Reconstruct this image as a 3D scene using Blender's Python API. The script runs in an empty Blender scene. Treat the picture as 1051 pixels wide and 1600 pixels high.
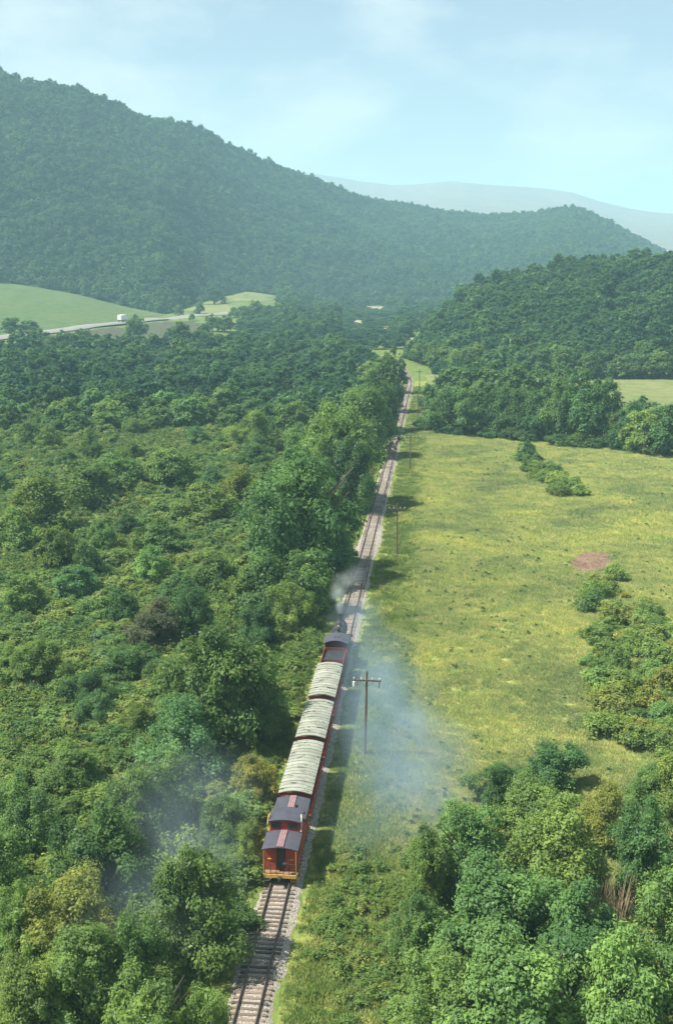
import bpy, bmesh, math
import numpy as np
from mathutils import Vector
R = math.radians
rng = np.random.default_rng(11)
sc = bpy.context.scene
C = sc.collection

# ------------------------------------------------------------------ camera
F_PX, CX, CY, YH, CAM_H, CAM_X = 1750.0, 525.5, 800.0, 400.0, 50.0, 12.0
TH = math.atan((CY - YH) / F_PX)
AZ = math.atan2(690 - CX, F_PX * math.cos(TH) + (CY - YH) * math.sin(TH))
cam_d = bpy.data.cameras.new('camera'); cam = bpy.data.objects.new('camera', cam_d); C.objects.link(cam)
cam_d.sensor_fit = 'VERTICAL'; cam_d.sensor_height = 24.0; cam_d.lens = 24.0 * F_PX / 1600.0
cam_d.clip_start = 0.5; cam_d.clip_end = 40000
cam.location = (CAM_X, 0, CAM_H); cam.rotation_euler = (math.pi / 2 - TH, 0, AZ)
sc.camera = cam

# ------------------------------------------------------------------ sky, sun, exposure
SUN_EL = 56.0
SUN_DIR = Vector((-1.0, -0.30, 0)).normalized()            # horizontal direction towards the sun
world = bpy.data.worlds.new('World'); sc.world = world; world.use_nodes = True
wt = world.node_tree; wt.nodes.clear()
wo = wt.nodes.new('ShaderNodeOutputWorld'); bg = wt.nodes.new('ShaderNodeBackground')
sky = wt.nodes.new('ShaderNodeTexSky'); sky.sky_type = 'NISHITA'; sky.sun_disc = False
sky.sun_elevation = R(SUN_EL); sky.sun_rotation = math.atan2(SUN_DIR.x, SUN_DIR.y)
sky.air_density = 1.0; sky.dust_density = 1.2; sky.ozone_density = 0.6; sky.altitude = 300
geo = wt.nodes.new('ShaderNodeNewGeometry'); mp = wt.nodes.new('ShaderNodeMapping')
mp.inputs['Scale'].default_value = (3.2, 3.2, 7.0)
nz = wt.nodes.new('ShaderNodeTexNoise'); nz.inputs['Scale'].default_value = 2.1; nz.inputs['Detail'].default_value = 7; nz.inputs['Roughness'].default_value = 0.55
rp = wt.nodes.new('ShaderNodeValToRGB'); rp.color_ramp.elements[0].position = 0.44; rp.color_ramp.elements[1].position = 0.66
rp.color_ramp.elements[0].color = (0.22, 0.22, 0.22, 1); rp.color_ramp.elements[1].color = (0.85, 0.85, 0.85, 1)
mx = wt.nodes.new('ShaderNodeMix'); mx.data_type = 'RGBA'
mx.inputs['B'].default_value = (6.3, 6.95, 6.95, 1)
wt.links.new(geo.outputs['Incoming'], mp.inputs['Vector']); wt.links.new(mp.outputs['Vector'], nz.inputs['Vector'])
wt.links.new(nz.outputs['Fac'], rp.inputs['Fac']); wt.links.new(rp.outputs['Color'], mx.inputs['Factor'])
wt.links.new(sky.outputs['Color'], mx.inputs['A']); wt.links.new(mx.outputs['Result'], bg.inputs['Color'])
bg.inputs['Strength'].default_value = 0.059
wt.links.new(bg.outputs['Background'], wo.inputs['Surface'])
sun_d = bpy.data.lights.new('sun', 'SUN'); sun_d.energy = 4.6; sun_d.angle = R(0.5); sun_d.color = (1.0, 0.95, 0.86)
sun = bpy.data.objects.new('sun', sun_d); C.objects.link(sun)
sv = Vector((SUN_DIR.x * math.cos(R(SUN_EL)), SUN_DIR.y * math.cos(R(SUN_EL)), math.sin(R(SUN_EL))))
sun.rotation_euler = sv.to_track_quat('Z', 'Y').to_euler(); sun.location = (0, 0, 400)
sc.view_settings.view_transform = 'Standard'; sc.view_settings.look = 'None'
sc.view_settings.exposure = 1.2; sc.view_settings.gamma = 1.0; sc.view_settings.use_curve_mapping = False
cy = sc.cycles
cy.use_denoising = True; cy.max_bounces = 5; cy.diffuse_bounces = 2; cy.glossy_bounces = 2; cy.transmission_bounces = 3
cy.transparent_max_bounces = 6; cy.volume_bounces = 1; cy.volume_step_rate = 1.0; cy.volume_max_steps = 96

# ------------------------------------------------------------------ photograph geometry helpers
def ray(px, py):
    x = (px - CX) / F_PX; y = -(py - CY) / F_PX
    fw = math.cos(TH) + y * math.sin(TH); up = -math.sin(TH) + y * math.cos(TH)
    return np.array([x * math.cos(AZ) - fw * math.sin(AZ), x * math.sin(AZ) + fw * math.cos(AZ), up])
def at_dist(px, py, d):                                     # point on the pixel's ray at horizontal distance d
    r = ray(px, py); t = d / math.hypot(r[0], r[1]); return np.array([CAM_X, 0, CAM_H]) + r * t
def project(p):
    p = np.asarray(p, float); v = p - np.array([CAM_X, 0, CAM_H])
    x = v[..., 0] * math.cos(AZ) + v[..., 1] * math.sin(AZ); fw = -v[..., 0] * math.sin(AZ) + v[..., 1] * math.cos(AZ)
    zc = fw * math.cos(TH) - v[..., 2] * math.sin(TH); yc = fw * math.sin(TH) + v[..., 2] * math.cos(TH)
    zc = np.where(np.abs(zc) < 1e-3, 1e-3, zc)
    return CX + F_PX * x / zc, CY - F_PX * yc / zc, zc
def column(X, Y):                                           # the photograph column (at the horizon row) of a ground point
    dx = X - CAM_X; fw = -dx * math.sin(AZ) + Y * math.cos(AZ); x = dx * math.cos(AZ) + Y * math.sin(AZ)
    return CX + 1795.1 * x / np.maximum(fw, 1e-3), fw
def sstep(a, b, x):
    t = np.clip((np.asarray(x, float) - a) / (b - a), 0, 1); return t * t * (3 - 2 * t)
def snoise(x, y, s=0.0):                                    # smooth cheap undulation, about -1..1
    return (np.sin(x * 1.0 + 1.3 + s) * np.sin(y * 1.1 + 0.4 - s) + 0.5 * np.sin(x * 2.3 + y * 1.7 + 2.1 * s)
            + 0.3 * np.sin(x * 4.1 - y * 3.7 + s) + 0.2 * np.sin(-x * 7.9 + y * 6.3 + 3 * s)) / 1.6

# foot of the big mountain: photograph column -> (row, distance)
FOOT = np.array([(-900, 395, 1000), (-350, 415, 1050), (28, 441, 1100), (120, 458, 1080), (200, 478, 1050), (262, 491, 975), (300, 472, 1130),
                 (340, 464, 1220), (385, 453, 1300), (430, 460, 1300), (475, 472, 1290), (560, 474, 1360), (650, 480, 1300), (760, 480, 1300), (1100, 480, 1300), (2200, 470, 1300)], float)
FOOT_Z = CAM_H - FOOT[:, 2] * (FOOT[:, 1] - YH) / 1795.1
def hz(X, Y):                                               # height of the valley floor
    X = np.asarray(X, float); Y = np.asarray(Y, float)
    u = 0.6 * np.sin(X * 0.045 + 1.3) * np.sin(Y * 0.041 + 0.4) + 0.22 * np.sin(X * 0.09 + Y * 0.06 + 2)
    u = u * sstep(3.5, 16, np.abs(X + sstep(430, 600, Y) * 12)) - 0.5 * sstep(-3, -14, -np.abs(X)) * 0
    col, fw = column(X, Y)
    zf = np.interp(col, FOOT[:, 0], FOOT_Z); df = np.interp(col, FOOT[:, 0], FOOT[:, 2])
    d = np.hypot(X - CAM_X, Y)
    t = np.where(fw > 0, sstep(0.0, 1.15, (d - 620) / (df - 620)), 0) * (fw > 0)
    return u * (1 - 0.6 * sstep(600, 900, d)) + zf * t * 1.02
def gp(px, py):                                             # pixel -> point on the valley floor
    z = 0.0
    for _ in range(40):
        r = ray(px, py)
        if r[2] > -0.01: r = r.copy(); r[2] = -0.01
        t = (z - CAM_H) / r[2]; p = np.array([CAM_X, 0, CAM_H]) + r * t
        z = 0.5 * z + 0.5 * float(hz(p[0], p[1]))
    p[2] = float(hz(p[0], p[1])); return p

# ------------------------------------------------------------------ mesh and object helpers
def tag(o, label=None, cat=None, group=None, kind=None):
    if label: o['label'] = label
    if cat: o['category'] = cat
    if group: o['group'] = group
    if kind: o['kind'] = kind
    return o
def link(name, me, parent=None, loc=None, mats=()):
    o = bpy.data.objects.new(name, me); C.objects.link(o)
    if me is not None:
        for m in mats: me.materials.append(m)
    if parent: o.parent = parent
    if loc is not None: o.location = loc
    return o
def empty(name, loc=(0, 0, 0), rz=0.0):
    o = link(name, None, None, loc); o.rotation_euler.z = rz; o.empty_display_size = 0.5; return o
def np_mesh(name, V, F, smooth=False):
    V = np.asarray(V, np.float32); F = np.asarray(F, np.int32); k = F.shape[1]
    me = bpy.data.meshes.new(name); me.vertices.add(len(V)); me.vertices.foreach_set('co', V.ravel())
    me.loops.add(F.size); me.loops.foreach_set('vertex_index', F.ravel())
    me.polygons.add(len(F)); me.polygons.foreach_set('loop_start', np.arange(0, F.size, k, dtype=np.int32))
    me.polygons.foreach_set('loop_total', np.full(len(F), k, np.int32))
    if smooth: me.polygons.foreach_set('use_smooth', np.ones(len(F), bool))
    me.update(calc_edges=True); return me
def grid_faces(n, m, wrap=False):
    i, j = np.meshgrid(np.arange(n - 1), np.arange(m if wrap else m - 1), indexing='ij'); j2 = (j + 1) % m
    return np.stack([i * m + j, i * m + j2, (i + 1) * m + j2, (i + 1) * m + j], -1).reshape(-1, 4)
class MB:                                                    # collects boxes, tubes and prisms into one mesh
    def __init__(s): s.v = []; s.f = []
    def add(s, V, F):
        n = len(s.v); s.v += [tuple(map(float, v)) for v in V]; s.f += [tuple(int(i) + n for i in f) for f in F]; return s
    def box(s, x0, x1, y0, y1, z0, z1):
        return s.add([(x0, y0, z0), (x1, y0, z0), (x1, y1, z0), (x0, y1, z0), (x0, y0, z1), (x1, y0, z1), (x1, y1, z1), (x0, y1, z1)],
                     [(3, 2, 1, 0), (4, 5, 6, 7), (0, 1, 5, 4), (1, 2, 6, 5), (2, 3, 7, 6), (3, 0, 4, 7)])
    def tube(s, pts, rad, n=8, cap=True):
        pts = [Vector(p) for p in pts]; rad = rad if hasattr(rad, '__len__') else [rad] * len(pts); V = []; F = []
        for i, p in enumerate(pts):
            d = (pts[min(i + 1, len(pts) - 1)] - pts[max(i - 1, 0)]).normalized()
            a = d.cross(Vector((0, 0, 1))) if abs(d.z) < 0.95 else d.cross(Vector((0, 1, 0))); a.normalize(); b = d.cross(a)
            V += [p + (a * math.cos(2 * math.pi * k / n) + b * math.sin(2 * math.pi * k / n)) * rad[i] for k in range(n)]
        for i in range(len(pts) - 1):
            for k in range(n): F.append((i * n + k, i * n + (k + 1) % n, (i + 1) * n + (k + 1) % n, (i + 1) * n + k))
        if cap: F += [tuple(range(n))[::-1], tuple((len(pts) - 1) * n + k for k in range(n))]
        return s.add(V, F)
    def lathe(s, prof, c, n=16):                             # (radius, z) profile about a vertical axis at c
        V = [(c[0] + r * math.cos(2 * math.pi * k / n), c[1] + r * math.sin(2 * math.pi * k / n), c[2] + z) for r, z in prof for k in range(n)]
        F = [(i * n + k, i * n + (k + 1) % n, (i + 1) * n + (k + 1) % n, (i + 1) * n + k) for i in range(len(prof) - 1) for k in range(n)]
        F += [tuple(range(n))[::-1], tuple((len(prof) - 1) * n + k for k in range(n))]
        return s.add(V, F)
    def arch(s, hw, y0, y1, z0, rise, th, n=8):              # a roof sheet arched across x
        V = []; F = []
        for y in (y0, y1):
            for k in range(n + 1):
                u = -1 + 2 * k / n; z = z0 + rise * (1 - u * u)
                V += [(hw * u, y, z), (hw * u, y, z - th)]
        m = 2 * (n + 1)
        for k in range(n):
            a = 2 * k
            F += [(a, a + 2, m + a + 2, m + a), (a + 1, m + a + 1, m + a + 3, a + 3), (a, a + 1, a + 3, a + 2), (m + a, m + a + 2, m + a + 3, m + a + 1)]
        F += [(0, m, m + 1, 1), (2 * n, 2 * n + 1, m + 2 * n + 1, m + 2 * n)]
        return s.add(V, F)
    def build(s, name, mat, parent=None, loc=None, smooth=False, bevel=0.0):
        me = bpy.data.meshes.new(name); me.from_pydata(s.v, [], s.f); me.update()
        if smooth: me.polygons.foreach_set('use_smooth', [True] * len(me.polygons))
        o = link(name, me, parent, loc, (mat,))
        if bevel:
            b = o.modifiers.new('bevel', 'BEVEL'); b.width = bevel; b.segments = 2; b.limit_method = 'ANGLE'
        return o
def dup(o, parent=None, loc=None):
    c = o.copy(); C.objects.link(c)
    if parent: c.parent = parent
    if loc is not None: c.location = loc
    return c

# ------------------------------------------------------------------ materials
def new_mat(name):
    m = bpy.data.materials.new(name); m.use_nodes = True; nt = m.node_tree; nt.nodes.clear()
    out = nt.nodes.new('ShaderNodeOutputMaterial'); return m, nt, out
def N(nt, t, **kw):
    n = nt.nodes.new(t)
    for k, v in kw.items():
        if k in n.inputs: n.inputs[k].default_value = v
        else: setattr(n, k, v)
    return n
def noise(nt, vec, scale, detail=4, rough=0.55, dist=0.0):
    n = N(nt, 'ShaderNodeTexNoise', Scale=scale, Detail=detail, Roughness=rough, Distortion=dist)
    nt.links.new(vec, n.inputs['Vector']); return n.outputs['Fac']
def ramp(nt, fac, stops):
    n = nt.nodes.new('ShaderNodeValToRGB'); e = n.color_ramp.elements
    while len(e) < len(stops): e.new(0.5)
    for el, (p, c) in zip(e, stops): el.position = p; el.color = (*c, 1) if len(c) == 3 else c
    nt.links.new(fac, n.inputs['Fac']); return n.outputs['Color']
def mixc(nt, fac, a, b, mode='MIX'):
    n = N(nt, 'ShaderNodeMix', data_type='RGBA', blend_type=mode)
    for s, v in (('Factor', fac), ('A', a), ('B', b)):
        if isinstance(v, (int, float)): n.inputs[s].default_value = v
        elif isinstance(v, tuple): n.inputs[s].default_value = (*v, 1) if len(v) == 3 else v
        else: nt.links.new(v, n.inputs[s])
    return n.outputs['Result']
def coords(nt, kind='Object'): return nt.nodes.new('ShaderNodeTexCoord').outputs[kind]
def world_pos(nt): return nt.nodes.new('ShaderNodeNewGeometry').outputs['Position']
def bump(nt, h, strength, dist=0.1):
    b = N(nt, 'ShaderNodeBump', Strength=strength, Distance=dist); nt.links.new(h, b.inputs['Height']); return b.outputs['Normal']
def surf(nt, out, col, rough=0.9, spec=0.2, normal=None, metallic=0.0):
    p = N(nt, 'ShaderNodeBsdfPrincipled'); p.inputs['Roughness'].default_value = rough; p.inputs['Specular IOR Level'].default_value = spec; p.inputs['Metallic'].default_value = metallic
    if isinstance(col, tuple): p.inputs['Base Color'].default_value = (*col, 1)
    else: nt.links.new(col, p.inputs['Base Color'])
    if normal is not None: nt.links.new(normal, p.inputs['Normal'])
    nt.links.new(p.outputs['BSDF'], out.inputs['Surface'])
def painted(name, col, dirt=(0.05, 0.04, 0.03), amount=0.35, scale=2.5, rough=0.65, spec=0.3, fine=14.0):
    m, nt, out = new_mat(name); c = coords(nt)
    f = ramp(nt, noise(nt, c, scale, 6, 0.65), [(0.42, (0, 0, 0)), (0.72, (amount,) * 3)])
    g = ramp(nt, noise(nt, c, fine, 3, 0.6), [(0.3, (0.82,) * 3), (0.75, (1.12,) * 3)])
    surf(nt, out, mixc(nt, 1.0, mixc(nt, f, col, dirt), g, 'MULTIPLY'), rough, spec, bump(nt, noise(nt, c, fine * 2, 3), 0.15, 0.02)); return m
def leaf_material(name, by_object=True, cols=None, up=0.0, patch=0.0):
    m, nt, out = new_mat(name); oi = nt.nodes.new('ShaderNodeObjectInfo')
    at = N(nt, 'ShaderNodeAttribute', attribute_name='tint')
    if by_object: base = oi.outputs['Color']
    else:
        wn = ramp(nt, oi.outputs['Random'], cols); base = wn
    v = ramp(nt, at.outputs['Fac'], [(0.0, (0.50, 0.56, 0.58)), (0.5, (0.95, 0.97, 0.92)), (1.0, (1.5, 1.38, 1.1))])
    col = mixc(nt, 1.0, base, v, 'MULTIPLY')
    if patch:
        col = mixc(nt, 1.0, col, ramp(nt, noise(nt, world_pos(nt), patch, 4, 0.65, 0.5), [(0.32, (0.58, 0.66, 0.78)), (0.5, (1.0, 1.0, 1.0)), (0.68, (1.3, 1.22, 1.0))]), 'MULTIPLY')
    d = N(nt, 'ShaderNodeBsdfDiffuse', Roughness=0.6); tr = nt.nodes.new('ShaderNodeBsdfTranslucent'); gl = N(nt, 'ShaderNodeBsdfGlossy', Roughness=0.45)
    gl.inputs['Color'].default_value = (0.55, 0.6, 0.6, 1)
    nt.links.new(col, d.inputs['Color']); nt.links.new(mixc(nt, 1.0, col, (1.25, 1.2, 0.5), 'MULTIPLY'), tr.inputs['Color'])
    if up:                                                   # soft grass shading: blades lean their normals towards the sky
        vm = N(nt, 'ShaderNodeVectorMath', operation='MULTIPLY_ADD'); nt.links.new(nt.nodes.new('ShaderNodeNewGeometry').outputs['Normal'], vm.inputs[0]); vm.inputs[1].default_value = (1 - up,) * 3; vm.inputs[2].default_value = (0, 0, up)
        vn = N(nt, 'ShaderNodeVectorMath', operation='NORMALIZE'); nt.links.new(vm.outputs[0], vn.inputs[0]); nt.links.new(vn.outputs[0], d.inputs['Normal'])
    ms = N(nt, 'ShaderNodeMixShader', Fac=0.10 if up else 0.36); nt.links.new(d.outputs[0], ms.inputs[1]); nt.links.new(tr.outputs[0], ms.inputs[2])
    m2 = N(nt, 'ShaderNodeMixShader', Fac=0.014); nt.links.new(ms.outputs[0], m2.inputs[1]); nt.links.new(gl.outputs[0], m2.inputs[2])
    nt.links.new(m2.outputs[0], out.inputs['Surface']); return m

M = {}
M['leaf'] = leaf_material('leaf')
G0, G1, G2, G3, G4 = (0.104, 0.190, 0.066), (0.150, 0.252, 0.078), (0.200, 0.292, 0.082), (0.250, 0.298, 0.080), (0.124, 0.234, 0.094)
M['leaf_wood'] = leaf_material('leaf_wood', False, [(0.0, (0.042, 0.108, 0.058)), (0.35, (0.060, 0.14, 0.066)), (0.7, (0.084, 0.172, 0.072)), (1.0, (0.115, 0.20, 0.078))], patch=0.012)
M['leaf_scrub'] = leaf_material('leaf_scrub', False, [(0.0, (0.105, 0.195, 0.072)), (0.3, (0.155, 0.262, 0.086)), (0.6, (0.205, 0.298, 0.092)), (0.85, (0.26, 0.31, 0.092)), (1.0, (0.135, 0.245, 0.12))])
M['leaf_grass'] = leaf_material('leaf_grass', False, [(0.0, (0.16, 0.25, 0.085)), (0.25, (0.255, 0.335, 0.11)), (0.6, (0.355, 0.405, 0.135)), (0.85, (0.43, 0.44, 0.155)), (1.0, (0.45, 0.42, 0.18))], up=0.7, patch=0.06)
M['leaf_weed'] = leaf_material('leaf_weed', False, [(0.0, (0.095, 0.165, 0.045)), (0.5, (0.125, 0.20, 0.05)), (0.85, (0.165, 0.225, 0.055)), (1.0, (0.215, 0.235, 0.068))], up=0.25)
def bark_mat(name, c):
    m, nt, out = new_mat(name); v = coords(nt)
    w = N(nt, 'ShaderNodeMapping'); w.inputs['Scale'].default_value = (6, 6, 1.2); nt.links.new(v, w.inputs['Vector'])
    n = noise(nt, w.outputs[0], 4, 5, 0.7)
    surf(nt, out, ramp(nt, n, [(0.3, tuple(x * 0.5 for x in c)), (0.7, tuple(x * 1.4 for x in c))]), 0.95, 0.1, bump(nt, n, 0.6, 0.05)); return m
M['bark'] = bark_mat('bark', (0.13, 0.105, 0.08)); M['twig'] = bark_mat('twig', (0.34, 0.28, 0.17))

def ground_mat(name, dark, mid, light, patch=0.03, fine=0.6, dry=None):
    m, nt, out = new_mat(name); p = world_pos(nt)
    a = noise(nt, p, patch, 5, 0.6, 0.6); b = noise(nt, p, fine, 6, 0.7); c2 = noise(nt, p, 0.18, 4, 0.6)
    col = ramp(nt, a, [(0.35, mid), (0.65, light)])
    col = mixc(nt, ramp(nt, c2, [(0.45, (0, 0, 0)), (0.68, (0.75,) * 3)]), col, dry or mid)
    col = mixc(nt, ramp(nt, b, [(0.36, (0.85,) * 3), (0.56, (0, 0, 0))]), col, dark)
    surf(nt, out, col, 1.0, 0.05, bump(nt, b, 0.7, 0.35)); return m
M['ground'] = ground_mat('valley_ground', (0.055, 0.10, 0.03), (0.10, 0.155, 0.04), (0.15, 0.19, 0.045), 0.02, 0.5, (0.17, 0.18, 0.055))
M['meadow'] = ground_mat('meadow_grass_ground', (0.165, 0.22, 0.062), (0.245, 0.285, 0.08), (0.34, 0.335, 0.10), 0.035, 0.9, (0.34, 0.305, 0.105))
M['verge'] = ground_mat('verge_grass_ground', (0.105, 0.165, 0.042), (0.165, 0.215, 0.052), (0.235, 0.26, 0.065), 0.05, 0.9, (0.27, 0.25, 0.075))
M['hayfield'] = ground_mat('hayfield_ground', (0.10, 0.14, 0.05), (0.145, 0.175, 0.065), (0.19, 0.20, 0.08), 0.02, 0.15, (0.18, 0.18, 0.08))
M['clearing'] = ground_mat('clearing_ground', (0.22, 0.21, 0.12), (0.30, 0.28, 0.17), (0.36, 0.32, 0.21), 0.02, 0.15, (0.33, 0.29, 0.18))
M['hill_meadow'] = ground_mat('hill_meadow_ground', (0.055, 0.095, 0.035), (0.08, 0.125, 0.042), (0.11, 0.15, 0.05), 0.012, 0.12, (0.115, 0.13, 0.055))
M['forest_floor'] = ground_mat('forest_floor', (0.022, 0.045, 0.018), (0.03, 0.06, 0.022), (0.04, 0.075, 0.026), 0.01, 0.06)
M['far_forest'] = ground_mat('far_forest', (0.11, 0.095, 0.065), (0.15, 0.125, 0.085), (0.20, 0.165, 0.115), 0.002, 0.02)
M['earth'] = ground_mat('bare_earth', (0.10, 0.062, 0.046), (0.19, 0.11, 0.085), (0.26, 0.165, 0.13), 0.25, 1.4, (0.17, 0.13, 0.08))

# ------------------------------------------------------------------ setting: valley floor
def valley_floor():
    ang = np.concatenate([np.arange(-180, -34, 4), np.arange(-34, 34, 0.5), np.arange(34, 180, 4)])   # degrees from the camera heading
    dist = np.concatenate([[0.5], np.geomspace(6, 7600, 240)])
    A, D = np.meshgrid(np.radians(ang), dist)
    X = CAM_X + D * np.sin(A - AZ); Y = D * np.cos(A - AZ)
    X = np.clip(X, -6000, 6000); Y = np.clip(Y, -900, 8200)
    V = np.stack([X, Y, hz(X, Y)], -1).reshape(-1, 3)
    o = link('ground', np_mesh('ground', V, grid_faces(len(dist), len(ang), True)[:, ::-1], True), mats=(M['ground'],))
    tag(o, 'green scrubby floor of the valley', 'ground', kind='structure')
valley_floor()
def in_poly(x, y, poly):
    x = np.asarray(x, float); y = np.asarray(y, float); r = np.zeros(x.shape, bool); n = len(poly)
    for i in range(n):
        x0, y0 = poly[i][:2]; x1, y1 = poly[(i + 1) % n][:2]
        if y0 == y1: continue
        c = ((y0 > y) != (y1 > y)) & (x < (x1 - x0) * (y - y0) / (y1 - y0) + x0); r ^= c
    return r
def sheet(name, poly, mat, off, step, label, cat, jitter=0.4):
    P = np.array([p[:2] for p in poly], float)
    xs = np.arange(P[:, 0].min() - step, P[:, 0].max() + 2 * step, step); ys = np.arange(P[:, 1].min() - step, P[:, 1].max() + 2 * step, step)
    X, Y = np.meshgrid(xs, ys, indexing='ij'); jx = jitter * step
    Xj = X + jx * snoise(X * 1.7, Y * 1.3, 1.0); Yj = Y + jx * snoise(X * 1.1, Y * 1.9, 4.0)
    Fq = grid_faces(len(xs), len(ys)); cxs = Xj.ravel()[Fq].mean(1); cys = Yj.ravel()[Fq].mean(1)
    Fq = Fq[in_poly(cxs, cys, P)]
    V = np.stack([Xj, Yj, hz(Xj, Yj) + off], -1).reshape(-1, 3)
    used = np.unique(Fq); remap = np.zeros(len(V), int); remap[used] = np.arange(len(used))
    me = np_mesh(name, V[used], remap[Fq], True)
    nrm = me.polygons[0].normal.z if len(me.polygons) else 1
    if nrm < 0: me.flip_normals()
    o = link(name, me, mats=(mat,)); tag(o, label, cat, kind='structure'); return o

def pix_poly(pts): return [gp(*p)[:2] for p in pts]
FIELD = [(8.0 + 0.9 * math.sin(v * 0.11) + 0.7 * math.sin(v * 0.37 + 1) + 0.4 * math.sin(v * 0.9), v) for v in range(62, 330, 3)] + [(8.0, 331), (34, 311), (66, 298), (120, 270), (150, 180), (120, 60), (60, 40), (20, 45)]
sheet('meadow', FIELD, M['meadow'], 0.10, 1.6, 'yellow-green meadow right of the railway', 'field')
sheet('verge', [(2.0, 30), (2.0, 460), (8.3, 460), (8.6, 331), (8.3, 200), (8.5, 120), (9.4, 62), (9, 30)], M['verge'], 0.05, 1.0, 'weedy grass verge between the ballast and the meadow', 'verge')
sheet('verge', [(-2.0, 30), (-2.0, 460), (-6.0, 455), (-6.5, 300), (-7, 150), (-6.5, 30)], M['verge'], 0.05, 1.0, 'narrow grass verge left of the ballast', 'verge')
EARTH = pix_poly([(887, 884), (896, 868), (930, 862), (955, 866), (950, 890), (905, 896)])
sheet('bare_earth', EARTH, M['earth'], 0.16, 0.5, 'reddish patch of bare earth in the meadow', 'bare earth', 0.8)
MEADOW_HILL = pix_poly([(-120, 437), (28, 442), (120, 460), (200, 480), (256, 492.5), (200, 502), (120, 512), (40, 524), (-120, 545)])
sheet('hillside_meadow', MEADOW_HILL, M['hill_meadow'], 0.25, 9, 'pale green sloping meadow above the far road', 'field')
HAY = [pix_poly([(282, 486), (300, 476), (345, 470), (372, 483), (330, 492)]), pix_poly([(348, 466), (385, 456), (430, 463), (418, 474), (372, 472)]),
       pix_poly([(540, 505), (556, 500), (575, 503), (566, 510)]), pix_poly([(566, 484), (576, 479), (604, 480), (598, 486)]), pix_poly([(592, 514), (604, 509), (615, 512), (606, 518)]),
       pix_poly([(664, 608), (668, 588), (700, 588), (696, 622), (668, 634)]), pix_poly([(955, 628), (960, 594), (1150, 590), (1150, 645)])]
for k, (p, l) in enumerate(zip(HAY, ['pale hayfield at the foot of the big mountain', 'light green clearing against the mountain foot', 'small pale clearing among the valley trees',
        'farthest pale clearing under the mountain', 'little pale clearing just above the track bend', 'narrow pale field beside the far end of the track', 'pale meadow strip behind the hedgerow'])):
    sheet('hayfield', p, M['clearing' if k in (2, 3, 4) else 'hayfield'], 0.3, 5 if k > 4 else 9, l, 'field')
sheet('ploughed_field', pix_poly([(70, 527), (150, 515), (262, 503), (300, 501), (318, 512), (300, 527), (180, 534), (90, 545)]), ground_mat('furrowed_ground', (0.045, 0.055, 0.03), (0.07, 0.075, 0.045), (0.085, 0.095, 0.05), 0.02, 0.12, (0.095, 0.085, 0.06)), 0.22, 8, 'dull brownish field below the far road', 'field')
sheet('bare_bank', pix_poly([(636, 545), (640, 528), (662, 524), (668, 540)]), M['clearing'], 0.6, 4, 'brownish cleared bank beyond the end of the track', 'bank')

# far road, a pale strip following the ground
def far_road():
    pts = [gp(*p)[:2] for p in [(-60, 536), (45, 523), (120, 513.5), (193, 504.5), (250, 499), (290, 495.5), (330, 492), (362, 489)]]
    pts = np.array(pts); t = np.linspace(0, len(pts) - 1, 90); X = np.interp(t, range(len(pts)), pts[:, 0]); Y = np.interp(t, range(len(pts)), pts[:, 1])
    dx = np.gradient(X); dy = np.gradient(Y); L = np.hypot(dx, dy); nx, ny = -dy / L, dx / L
    V = []
    for o_, z in ((-8, 0.3), (-7, 0.75), (7, 0.85), (8, 0.3)):
        V.append(np.stack([X + nx * o_, Y + ny * o_, hz(X, Y) + z], -1))
    m, nt, out = new_mat('pale_concrete'); c = world_pos(nt)
    surf(nt, out, ramp(nt, noise(nt, c, 0.25, 5, 0.6), [(0.3, (0.17, 0.165, 0.155)), (0.7, (0.24, 0.23, 0.215))]), 0.9, 0.2)
    o = link('road', np_mesh('road', np.concatenate(V), grid_faces(4, len(t))), mats=(m,)); tag(o, 'pale concrete highway crossing the far meadow', 'road', kind='structure')
    if o.data.polygons[0].normal.z < 0: o.data.flip_normals()
far_road()

# ------------------------------------------------------------------ setting: mountains
def ridge_body(name, ridge, foot, mat, label, step, rows, back, spur, tree_h, power=1.0):
    ridge = np.array(ridge, float); foot = np.array(foot, float)
    cols = np.arange(max(ridge[0, 0], foot[0, 0]), min(ridge[-1, 0], foot[-1, 0]) + 1, step)
    rr = np.interp(cols, ridge[:, 0], ridge[:, 1]); rd = np.interp(cols, ridge[:, 0], ridge[:, 2])
    fr = np.interp(cols, foot[:, 0], foot[:, 1]); fd = np.interp(cols, foot[:, 0], foot[:, 2])
    k = np.ones(5) / 5
    def sm(a): return np.convolve(np.pad(a, 2, 'edge'), k, 'valid')
    rd = sm(sm(rd)); fd = sm(fd); fr = sm(fr)
    ts = np.concatenate([np.linspace(0, 1, rows), 1 + np.array([0.05, 0.15, 0.35, 0.7, 1.0]) * back])
    V = np.zeros((len(ts), len(cols), 3))
    for j, c in enumerate(cols):
        pr = at_dist(c, rr[j], rd[j]); zr = pr[2] - tree_h; zf = at_dist(c, fr[j], fd[j])[2] - 1.5
        base = at_dist(c, YH, 1.0)[:2] - np.array([CAM_X, 0])
        for i, t in enumerate(ts):
            d = fd[j] + (rd[j] - fd[j]) * t
            x, y = CAM_X + base[0] * d, base[1] * d
            if t <= 1:
                z = zf + (zr - zf) * (t ** power) + spur * snoise(x * 0.009, y * 0.009, 1.7) * math.sin(math.pi * min(t, 1)) * (zr - zf) / 120
            else: z = zr + (-5 - zr) * float(sstep(1, 1 + back, t))
            V[i, j] = (x, y, z)
    me = np_mesh(name, V.reshape(-1, 3), grid_faces(len(ts), len(cols)), True)
    if me.polygons[len(me.polygons) // 2].normal.z < 0: me.flip_normals()
    o = link(name, me, mats=(mat,)); tag(o, label, name.replace('_', ' ').split()[-1], kind='structure')
    return V[:rows + 1]
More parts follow.
